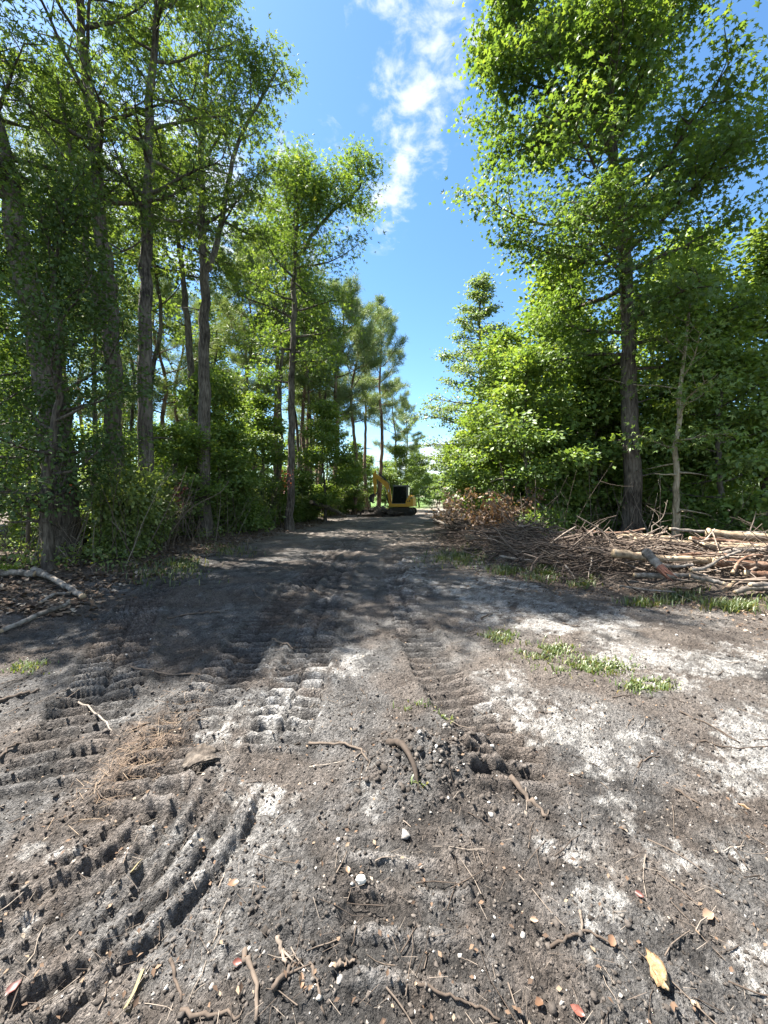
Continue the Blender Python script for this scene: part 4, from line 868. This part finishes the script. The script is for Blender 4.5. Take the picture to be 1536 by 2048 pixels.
# ------------------------------------------------------------------ leaves, stones and the rest of the litter
def curl_leaf(tmpl, n=1): return tmpl
BIG = [((478, 1775), .055, 'dead_leaf', .6, 'curled orange brown leaf on the dark soil'), ((466, 1930), .04, 'red_leaf', .6, 'dark red leaf beside the long reddish stick'),
       ((1221, 1905), .05, 'dead_leaf', .55, 'reddish tan leaf right of the bowed twig'), ((1170, 2030), .05, 'red_leaf', .9, 'red brown leaf at the bottom right'),
       ((1405, 1836), .055, 'dead_leaf', .95, 'pale tan leaf near the right edge'), ((1270, 1790), .04, 'red_leaf', .2, 'maroon leaf above the pale sand streak'),
       ((698, 1786), .035, 'dead_leaf', .7, 'small tan leaf above the pale stone'), ((600, 2005), .05, 'dead_leaf', .8, 'tan leaf below the slanting grey stick'),
       ((1095, 1425), .05, 'dead_leaf', .8, 'tan leaf at the edge of the white sand'), ((1500, 1612), .06, 'dead_leaf', .9, 'yellowish leaf at the right edge'),
       ((1085, 2000), .04, 'dead_leaf', .3, 'brown leaf at the bottom right of the root'), ((1060, 1850), .035, 'dead_leaf', .95, 'bleached leaf in the middle of the dark soil'),
       ((10, 2005), .05, 'red_leaf', .1, 'dark maroon leaf at the bottom left corner')]
for k, ((px, py), s, mt, rn, lab) in enumerate(BIG):
    rng = np.random.default_rng(500 + k); bb = Buf(); T, Fc = LEAFY; T = T.copy(); T[:, 2] += 1.3 * np.abs(T[:, 1]) ** 1.5 * (1 + .4 * np.sign(T[:, 1])) + .5 * (T[:, 0] - .5) ** 2 + .05 * np.sin(9 * T[:, 0] + k); T[:, 1] *= 1.25 if k % 2 == 0 else 1
    yaw = rng.uniform(0, 6.28); bb.leaves(np.zeros((1, 3)), np.array([[math.cos(yaw), math.sin(yaw), .15]]), np.array([[rng.normal() * .35, -.35, 1]]), np.array([s * .85]), (T, Fc), np.array([rn]))
    p = on_ground(px, py, .012); o = bb.build('fallen_leaf', M[mt], None, False); o.location = p; tag(o, lab, 'leaf', 'fallen leaves on the soil')
# two yellow strips
for (pts, lab) in (([(250, 2040), (268, 1990), (285, 1955)], 'yellow split grass blade at the bottom left'), ([(262, 1758), (275, 1740), (282, 1728)], 'curled yellow leaf on the scraped ridges')):
    P = np.array([on_ground(px, py, .015) for px, py in pts]); c = P[1]; bb = Buf(); s = np.array([.007, 0, .004])
    V = np.vstack([P - c - s, P - c + s + [0, 0, .004]]); bb.add(V, [(0, 1, 4, 3), (1, 2, 5, 4)], .95); o = bb.build('yellow_blade', M['grass']); o.location = c; tag(o, lab, 'leaf')
def lump(rng, r, sc=(1, 1, 1), sub=2, amp=.18):
    bm = bmesh.new(); bmesh.ops.create_icosphere(bm, subdivisions=sub, radius=1); V = np.array([v.co[:] for v in bm.verts]); Fc = np.array([[v.index for v in f.verts] for f in bm.faces]); bm.free()
    V *= (1 + amp * (vnoise(V[:, 0] * 1.7 + 9 + rng.uniform(0, 50), V[:, 1] * 1.7 + V[:, 2] * 2.1, int(rng.integers(999))) - .5) * 2 + amp * .4 * rng.normal(size=len(V)))[:, None]
    return V * np.array(sc) * r, Fc
rng = np.random.default_rng(12)
V, Fc = lump(rng, .02, (1, .8, .8), 3, .12); bb = Buf(); bb.add(V, Fc); o = bb.build('pebble', M['stone']); o.location = on_ground(722, 1806, .012); tag(o, 'round pale stone in the middle of the dark soil', 'stone')
V, Fc = lump(rng, .042, (.5, 1.2, .35), 3, .4); bb = Buf(); bb.add(V, Fc); o = bb.build('rotten_wood', M['rot'], None, False); o.location = on_ground(1318, 1962, .012); o.rotation_euler = (0, 0, -.2); tag(o, 'chunk of yellow rotten wood at the bottom right', 'wood chunk')
V, Fc = lump(rng, .13, (1.0, .42, .10), 4, .35); V[:, 2] += .9 * V[:, 1] ** 2 / .13 - .5 * V[:, 0] ** 2 / .13; bb = Buf(); bb.add(V, Fc, .05); o = bb.build('bark_slab', M['bark_dark'], None, False); o.location = on_ground(410, 1540, .015); o.rotation_euler = (.15, .05, .5); tag(o, 'dark curved slab of bark lying beside the left rut', 'bark')

# soil clods
rng = np.random.default_rng(14)
protos = [lump(rng, 1.0, (1, rng.uniform(.6, 1), rng.uniform(.45, .7)), 1, .45) for _ in range(10)]
protos2 = []
for V, Fc in protos:
    protos2.append((V, Fc))
N = 5600; yy = .95 * np.exp(rng.uniform(0, 1, N) ** 1.1 * math.log(11)); xx = rng.uniform(-1.15, 1.15, N) * (yy + .3)
keep = (xx > left_edge(yy) - .2) & (rng.uniform(size=N) < .25 + .9 * smooth(.42, .62, fbm(xx * 1.7, yy * 1.7, 131, 3)))
(mx, my), mr, mh = MOUND
ex = rng.normal(size=(900, 2)) * [.24, .2] + [mx, my]
sx = np.concatenate([xx[keep], ex[:, 0]]); sy = np.concatenate([yy[keep], ex[:, 1]])
sr = .0035 + .012 * rng.uniform(size=len(sx)) ** 4 * (1 + .12 * sy); sr[-900:] = .004 + .018 * rng.uniform(size=900) ** 4
szz = height(sx, sy) + sr * .35; rn = np.where(rng.uniform(size=len(sx)) < .05, rng.uniform(.93, 1, len(sx)), rng.uniform(0, .85, len(sx)))
bb = Buf()
for k in range(10):
    V, Fc = protos2[k]; m = np.arange(len(sx)) % 10 == k; n = m.sum(); a = rng.uniform(0, 6.28, n); ca, sa = np.cos(a), np.sin(a)
    W = np.stack([V[None, :, 0] * ca[:, None] - V[None, :, 1] * sa[:, None], V[None, :, 0] * sa[:, None] + V[None, :, 1] * ca[:, None], np.repeat(V[None, :, 2], n, 0)], -1) * sr[m][:, None, None]
    W += np.stack([sx[m], sy[m], szz[m]], -1)[:, None]
    bb.add(W.reshape(-1, 3), (Fc[None] + (np.arange(n) * len(V))[:, None, None]).reshape(-1, 3), np.repeat(rn[m], len(Fc)))
N = 15000; cy_ = .95 * np.exp(rng.uniform(0, 1, N) ** 1.15 * math.log(6)); cx_ = rng.uniform(-1.1, 1.1, N) * (cy_ + .2); r_ = .0022 + .0065 * rng.uniform(size=N) ** 2 * (1 + .1 * cy_)
cz_ = height(cx_, cy_) + r_ * .3; O8 = np.array([(1, 0, 0), (-1, 0, 0), (0, 1, 0), (0, -1, 0), (0, 0, .8), (0, 0, -.8)], float); F8 = np.array([(0, 2, 4), (2, 1, 4), (1, 3, 4), (3, 0, 4), (2, 0, 5), (1, 2, 5), (3, 1, 5), (0, 3, 5)])
W = O8[None] * (r_[:, None, None] * rng.uniform(.5, 1.5, (N, 6, 1))) + rng.normal(size=(N, 6, 3)) * r_[:, None, None] * .25 + np.stack([cx_, cy_, cz_], -1)[:, None]
bb.add(W.reshape(-1, 3), (F8[None] + (np.arange(N) * 6)[:, None, None]).reshape(-1, 3), np.repeat(np.where(rng.uniform(size=N) < .07, rng.uniform(.9, 1, N), rng.uniform(0, .88, N)), 8))
tag(bb.build('soil_clods', M['clod'], None, False), 'loose crumbs and clods of dark soil on the track', 'soil', kind='stuff')

# leaf litter
def litter(n, sampler, size, name, label, mat, tm=OVAL, lift=.01, tilt=.35):
    x, y = sampler(n); k = len(x); z = height(x, y) + lift + rng.uniform(0, .02, k)
    a = rng.uniform(0, 6.28, k); bb = Buf()
    bb.leaves(np.stack([x, y, z], -1), np.stack([np.cos(a), np.sin(a), rng.normal(size=k) * tilt], -1), np.stack([rng.normal(size=k) * tilt, rng.normal(size=k) * tilt, np.ones(k)], -1), size * rng.uniform(.5, 1.3, k), tm, rng.uniform(0, 1, k))
    return tag(bb.build(name, M[mat], None, False), label, 'litter', kind='stuff')
def s_left(n):
    y = 5 + 20 * rng.uniform(size=n) ** 1.5; x = left_edge(y) + .4 - 7 * rng.uniform(size=n) ** 1.4 + rng.normal(size=n) * .2; m = np.abs(x) < 1.15 * y + 1; return x[m], y[m]
litter(11000, s_left, .10, 'leaf_litter', 'dry brown leaves covering the ground under the left trees', 'litter')
def s_right(n):
    y = 2.2 + 15 * rng.uniform(size=n) ** 1.6; x = right_edge(y) - .9 + rng.normal(size=n) * .7 + 1.2 * rng.uniform(size=n); m = np.abs(x) < 1.15 * y + 1; return x[m], y[m]
litter(5000, s_right, .055, 'leaf_litter', 'small dry leaves and chips in front of the brush pile', 'litter')
def s_road(n):
    y = .95 * np.exp(rng.uniform(size=n) * math.log(14)); x = rng.uniform(-1.1, 1.1, n) * y; m = x > left_edge(y); return x[m], y[m]
litter(1500, s_road, .020, 'leaf_crumbs', 'scattered leaf and bark crumbs on the track', 'litter')
STRAWT = (np.array([(0, -.011, 0), (0, .011, 0), (1, .008, 0), (1, -.008, 0)]), np.array([(0, 1, 2, 3)]))
def s_straw(n):
    px = 285 + rng.normal(size=n) * 30; py = 1495 + rng.normal(size=n) * 60; px = px - (py - 1500) * .9; D_ = F * CAMH / (py - HY); return (px - CX) / F * D_, D_
litter(650, s_straw, .08, 'pine_straw', 'patch of orange pine straw beside the left rut', 'straw', STRAWT, .004, .12)
litter(3000, s_road, .055, 'dry_stems', 'fine dry stems and root hairs strewn over the soil', 'twig', STRAWT, .004, .15)
# small twig litter
bb = Buf()
for k in range(1500):
    if k < 400: y = .95 * math.exp(rng.uniform() * math.log(12)); x = rng.uniform(-1.1, 1.1) * y
    elif k < 1100: y = 6 + 14 * rng.uniform() ** 1.4; x = float(left_edge(y)) + .8 - 4 * rng.uniform()
    else: y = 4 + 9 * rng.uniform(); x = float(right_edge(y)) - 1.6 + rng.uniform() * 1.8
    ln = rng.uniform(.04, .22) * (1 + .08 * y); a = rng.uniform(0, 6.28); P = wander(rng, (x, y, 0), (math.cos(a), math.sin(a), 0), ln, 4, .18, 0)
    r = rng.uniform(.0012, .0035) * (1 + .10 * y); P[:, 2] = height(P[:, 0], P[:, 1]).max() * .5 + height(P[:, 0], P[:, 1]) * .5 + r
    bb.tube(P, np.linspace(r, r * .5, 4), 3, rnd=rng.uniform(.1, .95))
tag(bb.build('twig_litter', M['twig']), 'small twigs and broken roots strewn over the clearing', 'twigs', kind='stuff')

# grass
def grass(spots_, name, label, hgt, nper):
    X_, Y_, S_ = [], [], []
    for px, py, rx, ry, dens in spots_:
        n = int(nper * dens); qx = px + rng.normal(size=n) * rx * .55; qy = np.maximum(py + rng.normal(size=n) * ry * .55, 1040); D_ = F * CAMH / (qy - HY)
        X_.append((qx - CX) / F * D_); Y_.append(D_); S_.append(rng.uniform(.5, 1.2, n))
    x, y, s = map(np.concatenate, (X_, Y_, S_)); g = fbm(x * 6, y * 6, 401, 2); m = g > .40; x, y, s = x[m], y[m], s[m]; n = len(x)
    z = height(x, y); a = rng.uniform(0, 6.28, n); h = hgt * s; lean = rng.uniform(.25, 1.1, n); w = .0045 * (1 + .12 * y); dx, dy = np.cos(a), np.sin(a); px_, py_ = -dy * w, dx * w
    p0 = np.stack([x, y, z - .01], -1); p1 = p0 + np.stack([dx * h * .3 * lean, dy * h * .3 * lean, h * .6], -1); p2 = p0 + np.stack([dx * h * .9 * lean, dy * h * .9 * lean, h * (1 - .25 * lean)], -1); o_ = np.stack([px_, py_, np.zeros(n)], -1)
    V = np.stack([p0 - o_, p0 + o_, p1 + o_ * .8, p1 - o_ * .8, p2], 1); bb = Buf(); k = np.arange(n)[:, None] * 5
    bb.add(V.reshape(-1, 3), np.hstack([k, k + 1, k + 2, k + 3]), np.zeros(n)); r = rng.beta(2, 2.6, n); bb.r[4][0] = r
    bb.f[3].append(np.hstack([k + 3, k + 2, k + 4])); bb.r[3].append(r)
    return tag(bb.build(name, M['grass']), label, 'grass', kind='stuff')
grass([(370, 1135, 40, 12, 2), (310, 1150, 90, 18, 2), (460, 1105, 50, 10, 1), (1090, 1152, 36, 12, 3), (1010, 1146, 34, 8, 2), (920, 1118, 60, 16, 4), (1170, 1168, 26, 8, 1.2), (1365, 1196, 44, 8, 1.2),
       (1470, 1216, 60, 10, 3), (1290, 1206, 60, 8, .8)], 'grass', 'tufts of green grass along the edges of the clearing', .15, 260)
grass([(1000, 1275, 32, 13, 1.3), (1090, 1302, 52, 14, 2.2), (1180, 1332, 80, 18, 2.2), (1292, 1370, 42, 12, 1.6), (60, 1340, 50, 12, .6), (830, 1420, 34, 10, .12), (882, 1442, 24, 8, .14), (850, 1600, 20, 10, .05)],
      'grass', 'short sunlit grass and weeds on the right side of the track', .06, 330)
# low weeds under the trees
def weeds(n, sampler, name, label, mat):
    x, y = sampler(n); n = len(x); m = fbm(x * 1.1, y * 1.1, 451, 3) > .44; x, y = x[m], y[m]; n = len(x); k = 7; ix = np.repeat(np.arange(n), k)
    p = np.stack([x[ix], y[ix], height(x, y)[ix] + rng.uniform(.03, .38, n * k)], -1) + rng.normal(size=(n * k, 3)) * [.10, .10, 0]
    bb = Buf(); bb.leaves(p, rng.normal(size=(n * k, 3)), np.array([0, 0, 1]) + rng.normal(size=(n * k, 3)) * .5, rng.uniform(.05, .12, n * k), OVAL, np.clip(rng.normal(.45, .22, n * k), 0, 1))
    return tag(bb.build(name, M[mat]), label, 'undergrowth', kind='stuff')
def s_wl(n):
    y = 7.5 + 26 * rng.uniform(size=n) ** 1.5; x = left_edge(y) - .5 - 6 * rng.uniform(size=n); m = np.abs(x) < 1.15 * y + 1; return x[m], y[m]
weeds(2600, s_wl, 'undergrowth', 'low weeds and seedlings under the left trees', 'leaf_shrub')
def s_wr(n):
    y = 10 + 24 * rng.uniform(size=n) ** 1.5; x = right_edge(y) + 1.3 + 12 * rng.uniform(size=n); m = (np.abs(x) < 1.15 * y + 1) & (pile(x, y) < .2); return x[m], y[m]
weeds(2600, s_wr, 'undergrowth', 'low weeds and seedlings under the right trees', 'leaf_maple')
def s_far(n):
    y = 42 + 70 * rng.uniform(size=n); x = .13 * y + rng.normal(size=n) * 5; m = np.abs(x - .13 * y - .6) > 1.3; return x[m], y[m]
weeds(1500, s_far, 'undergrowth', 'green weeds at the far end of the track', 'leaf_maple')

# dead brown leaves on the brush
t = thing('dead_leaf_branch', tuple(at(992, 1034, 12.6)), 'heap of wilted branches with brown and orange dead leaves', 'dead branches')
rng = np.random.default_rng(31); wb, lb = Buf(), Buf(); cps = []
for k in range(46):
    d = np.array([rng.normal() * .9, rng.normal() * .5, rng.uniform(.1, .8)]); P = wander(rng, (rng.normal() * .6, rng.normal() * .4, -.15 + rng.uniform(0, .25)), d, rng.uniform(.6, 1.25), 6, .16, -.15); wb.tube(P, np.linspace(.014, .004, 6), 4, rnd=rng.uniform(0, .7)); cps.append(P[2:])
wb.build('branch', M['twig_red'], t); cps = np.vstack(cps); ix = np.repeat(np.arange(len(cps)), 13); N = len(ix)
lb.leaves(cps[ix] + rng.normal(size=(N, 3)) * .11, rng.normal(size=(N, 3)) + [0, 0, -.9], rng.normal(size=(N, 3)), .14 * rng.uniform(.6, 1.2, N), OVAL, np.clip(.45 - .3 * (cps[ix][:, 0] / 1.2) + rng.normal(size=N) * .25 + .2, 0, 1)); lb.build('dead_foliage', M['dead_leaf'], t)

# ribbon and red vines
x0 = at(141, 968, 8.75); t = thing('marker_ribbon', tuple(x0), 'orange marking ribbon hanging on the massive leaning trunk', 'ribbon')
m_rib = mat_plain('orange_ribbon', (.8, .12, .03), .4, 0, 6, .1); bb = Buf()
for sx_, ln in ((-.012, .20), (.014, .13)):
    P = np.array([[sx_ + .006 * math.sin(k * 1.3), .01 * math.cos(k * 1.7), -ln * k / 5] for k in range(6)]); w = np.array([.011, .004, 0]); V = np.vstack([P - w, P + w, P + w + [0, .0015, 0], P - w + [0, .0015, 0]])
    q = np.arange(5)[:, None]; bb.add(V, np.vstack([np.hstack([q, q + 1, q + 7, q + 6]), np.hstack([q + 12, q + 13, q + 19, q + 18])]))
bb.build('ribbon_tail', m_rib, t); kb = Buf(); V, Fc = lump(rng, .022, (1, .6, .7), 2, .1); kb.add(V, Fc); kb.build('knot', m_rib, t)
for (px, py, d, lab) in ((362, 985, 10.6, 'small cluster of red vine leaves in the left undergrowth'), (574, 962, 17.6, 'red vine leaves on the stem of the lopsided tree')):
    t = thing('red_vine', tuple(at(px, py, d)), lab, 'vine'); n = 60; lb = Buf(); p = rng.normal(size=(n, 3)) * [.10 * d / 12, .08, .2 * d / 12]
    lb.leaves(p, rng.normal(size=(n, 3)) + [0, 0, -.6], rng.normal(size=(n, 3)) + [0, -.6, .3], rng.uniform(.07, .13, n), OVAL, rng.uniform(0, 1, n)); lb.build('foliage', M['red_leaf'], t)
    sb = Buf(); sb.tube(np.array([(0, .1, -1.1), (.03, .06, -.4), (-.02, .05, .2), (.02, .06, .6)]), [.012, .01, .008, .004], 5); sb.build('stem', M['bark_dark'], t)

# ------------------------------------------------------------------ the excavator
def build_excavator():
    yel = mat_plain('worn_yellow_paint', (.68, .36, .035), .42, 0, 2.5, .22); blk = mat_plain('black_steel', (.025, .025, .027), .5, 0, 5, .3); rub = mat_plain('muddy_rubber', (.045, .038, .033), .9, 0, 9, .4)
    gl = mat_plain('tinted_glass', (.012, .013, .014), .06, 0, 2, .1); gry = mat_plain('grey_cab_paint', (.16, .16, .15), .45, 0, 4, .2); chrome = mat_plain('piston_steel', (.6, .6, .6), .2, 1.0, 4, .1); wht = mat_plain('white_decal', (.75, .74, .7), .5, 0, 8, .1)
    ex, ey = (805 - CX) / F * 34.0, 34.0
    root = thing('excavator', (ex, ey, hz(ex, ey) - .03), 'yellow tracked excavator with a black cab parked on the track', 'excavator', None, math.radians(180 - 12))
    def bev(bm, w=.03):
        if w: bmesh.ops.bevel(bm, geom=bm.edges[:], offset=w, segments=2, profile=.6, affect='EDGES', clamp_overlap=True)
    def fin(bm, name, mat, par=root):
        bmesh.ops.recalc_face_normals(bm, faces=bm.faces[:]); me = bpy.data.meshes.new(name); bm.to_mesh(me); bm.free(); me.materials.append(mat); o = bpy.data.objects.new(name, me); COL.objects.link(o); o.parent = par; return o
    def box(name, mat, x0, x1, y0, y1, z0, z1, w=.03, par=root, top=None):
        bm = bmesh.new(); c = [(x0, y0, z0), (x1, y0, z0), (x1, y1, z0), (x0, y1, z0)]; tx0, tx1, ty0, ty1 = top or (x0, x1, y0, y1); c += [(tx0, ty0, z1), (tx1, ty0, z1), (tx1, ty1, z1), (tx0, ty1, z1)]
        v = [bm.verts.new(p) for p in c]
        for f in ((0, 1, 2, 3), (4, 5, 6, 7), (0, 1, 5, 4), (1, 2, 6, 5), (2, 3, 7, 6), (3, 0, 4, 7)): bm.faces.new([v[i] for i in f])
        bev(bm, w); return fin(bm, name, mat, par)
    def plate(name, mat, outline, y0, y1, w=.02, par=root):           # an outline in x-z given thickness along y
        bm = bmesh.new(); a = [bm.verts.new((x, y0, z)) for x, z in outline]; b_ = [bm.verts.new((x, y1, z)) for x, z in outline]; n = len(a)
        bm.faces.new(a); bm.faces.new(b_[::-1])
        for i in range(n): bm.faces.new((a[i], a[(i + 1) % n], b_[(i + 1) % n], b_[i]))
        bev(bm, w); return fin(bm, name, mat, par)
    def rod(name, mat, p, q, r, par=root, sides=10):
        bb = Buf(); bb.tube(np.array([p, q], float), [r, r], sides, cap=True); return bb.build(name, mat, par)
    # crawler tracks
    for s in (-1, 1):
        yc = s * .86; pr = []; R_ = .31; L_ = 1.0; step = 44
        per = 2 * L_ * 2 / 1 + 2 * math.pi * R_
        for k in range(step * 2):
            u_ = k / (step * 2) * (4 * L_ + 2 * math.pi * R_); bump = .03 if k % 2 else 0; rr = R_ + bump
            if u_ < 2 * L_: pr.append((-L_ + u_, R_ * 1 + .03 + rr))
            elif u_ < 2 * L_ + math.pi * R_: a = (u_ - 2 * L_) / R_; pr.append((L_ + rr * math.sin(a), .34 + rr * math.cos(a)))
            elif u_ < 4 * L_ + math.pi * R_: pr.append((L_ - (u_ - 2 * L_ - math.pi * R_), .34 - rr))
            else: a = (u_ - 4 * L_ - math.pi * R_) / R_; pr.append((-L_ - rr * math.sin(a), .34 - rr * math.cos(a)))
        tr = plate('crawler_track', rub, pr, yc - .22, yc + .22, 0)
        for xw, rw, nm in ((1.0, .22, 'idler_wheel'), (-1.0, .22, 'drive_sprocket'), (-.5, .10, 'roller'), (0, .10, 'roller'), (.5, .10, 'roller')):
            rod(nm, blk, (xw, yc - .24, .34 if rw > .2 else .2), (xw, yc + .24, .34 if rw > .2 else .2), rw, tr, 16)
    box('undercarriage', blk, -.6, .6, -.66, .66, .3, .62, .03); rod('swing_bearing', blk, (0, 0, .6), (0, 0, .75), .5, root, 24)
    box('dozer_blade', yel, 1.5, 1.62, -1.08, 1.08, .1, .55, .02)
    box('deck', yel, -.95, 1.0, -1.05, 1.05, .74, 1.0, .04)
    plate('counterweight', yel, [(-1.22, .76), (-.46, .76), (-.46, 1.22), (-.72, 1.60), (-1.10, 1.62), (-1.22, 1.4)], -1.06, 1.06, .07)
    box('engine_cover', yel, -1.1, -.3, -1.02, -.1, 1.0, 1.7, .06)
    box('cab', gry, -.72, .92, .0, 1.04, .99, 2.48, .05, root, (-.70, .74, .04, 1.0))
    plate('side_window', gl, [(-.60, 1.06), (.86, 1.04), (.70, 2.42), (-.58, 2.42)], 1.0, 1.052, .0); plate('rear_window', gl, [(-.72, 1.65), (-.68, 1.65), (-.68, 2.36), (-.72, 2.36)], .12, .92, 0).location = (-.025, 0, 0)
    bm = bmesh.new(); v = [bm.verts.new(p) for p in ((.93, .1, 1.1), (.93, .94, 1.1), (.75, .90, 2.36), (.75, .14, 2.36), (.90, .1, 1.1), (.90, .94, 1.1), (.72, .90, 2.36), (.72, .14, 2.36))]
    for f in ((0, 1, 2, 3), (4, 5, 6, 7), (0, 1, 5, 4), (1, 2, 6, 5), (2, 3, 7, 6), (3, 0, 4, 7)): bm.faces.new([v[i] for i in f])
    fin(bm, 'windscreen', gl); box('cab_roof', gry, -.76, .80, -.02, 1.06, 2.47, 2.55, .03); box('work_light', blk, .70, .80, .2, .36, 2.55, 2.64, .01)
    rod('exhaust_pipe', blk, (-.85, -.6, 1.68), (-.85, -.6, 2.0), .04)
    box('door_handle', blk, -.25, -.1, 1.05, 1.075, 1.5, 1.54, 0); rod('grab_rail', blk, (.82, 1.07, 1.1), (.70, 1.05, 2.2), .018)
    # boom, stick, bucket
    box('boom_bracket', yel, .95, 1.38, -.28, .22, .72, 1.15, .03)
    by = -.03
    plate('boom', yel, [(1.08, .95), (1.36, .92), (1.58, 2.05), (1.66, 2.35), (2.0, 2.62), (2.92, 3.36), (2.98, 3.55), (2.80, 3.62), (1.70, 2.95), (1.42, 2.72), (1.28, 2.35)], by - .13, by + .13, .02)
    plate('stick', yel, [(2.78, 3.62), (3.02, 3.66), (3.10, 3.35), (2.94, 1.78), (2.80, 1.74), (2.72, 2.3), (2.70, 3.3)], by - .10, by + .10, .02)
    plate('bucket', blk, [(2.78, 1.82), (3.0, 1.86), (3.28, 1.72), (3.44, 1.44), (3.36, 1.18), (3.14, 1.08), (3.05, 1.22), (3.10, 1.5), (2.9, 1.66)], by - .36, by + .36, .02)
    for k in range(4): box('bucket_tooth', blk, 2.98, 3.10, by - .33 + .19 * k, by - .25 + .19 * k, 1.02, 1.12, 0)
    rod('boom_cylinder', blk, (1.42, by, 1.0), (1.70, by, 1.75), .07); rod('boom_piston', chrome, (1.70, by, 1.75), (1.78, by, 2.42), .038)
    rod('stick_cylinder', blk, (1.72, by, 3.02), (2.45, by, 3.62), .065); rod('stick_piston', chrome, (2.45, by, 3.62), (2.80, by, 3.80), .035); plate('stick_lug', yel, [(2.74, 3.55), (3.0, 3.58), (2.86, 3.86), (2.76, 3.86)], by - .06, by + .06, .01)
    rod('bucket_cylinder', blk, (2.66, by, 3.1), (2.56, by, 2.45), .055); rod('bucket_link', blk, (2.55, by, 2.4), (2.60, by, 1.95), .05); rod('bucket_link', blk, (2.60, by, 1.95), (2.9, by, 1.75), .05)
    hb = Buf(); hb.tube(spline([(1.2, .14, 1.1), (1.30, .15, 2.3), (1.5, .15, 2.85), (2.2, .15, 3.2)], 5), .025, 6); hb.build('hydraulic_hose', blk, root)
    plate('boom_decal', wht, [(1.34, 2.0), (1.46, 1.98), (1.50, 2.2), (1.38, 2.22)], by + .128, by + .136, 0)
    # the dark emblem on the rear side panel, a small triangle beside a bar
    plate('emblem', blk, [(-.98, 1.18), (-.80, 1.18), (-.89, 1.36)], 1.058, 1.068, 0); plate('emblem', blk, [(-.76, 1.18), (-.62, 1.18), (-.62, 1.24), (-.76, 1.24)], 1.058, 1.068, 0)
    root.scale = (.87, .95, 1.03)
    return root
build_excavator()
# spoil heap in front of the digger
rng = np.random.default_rng(51); gx, gy = (758 - CX) / F * 32, 32.0
V, Fc = lump(rng, 1.0, (1.75, 1.0, .60), 4, .3); bb = Buf(); V[:, 2] += .12 * rng.normal(size=len(V)) * .5; bb.add(V, Fc, np.clip(rng.normal(.3, .15, len(Fc)), 0, .8)); t = thing('spoil_heap', (gx, gy, hz(gx, gy)), 'heap of dark mud and roots in front of the digger', 'dirt heap'); bb.build('mud', M['clod'], t)
sb = Buf()
for k in range(90):
    a = rng.uniform(0, 6.28); q = rng.uniform(0, 1.0); P = wander(rng, (1.6 * q * math.cos(a), .95 * q * math.sin(a), .5 * (1 - q * q)), (rng.normal(), rng.normal(), .3), rng.uniform(.4, 1.1), 4, .2, -.1); sb.tube(P, np.linspace(.03, .008, 4), 4, rnd=rng.uniform(0, .9))
sb.build('roots', M['twig_red'], t)

auto_labels()
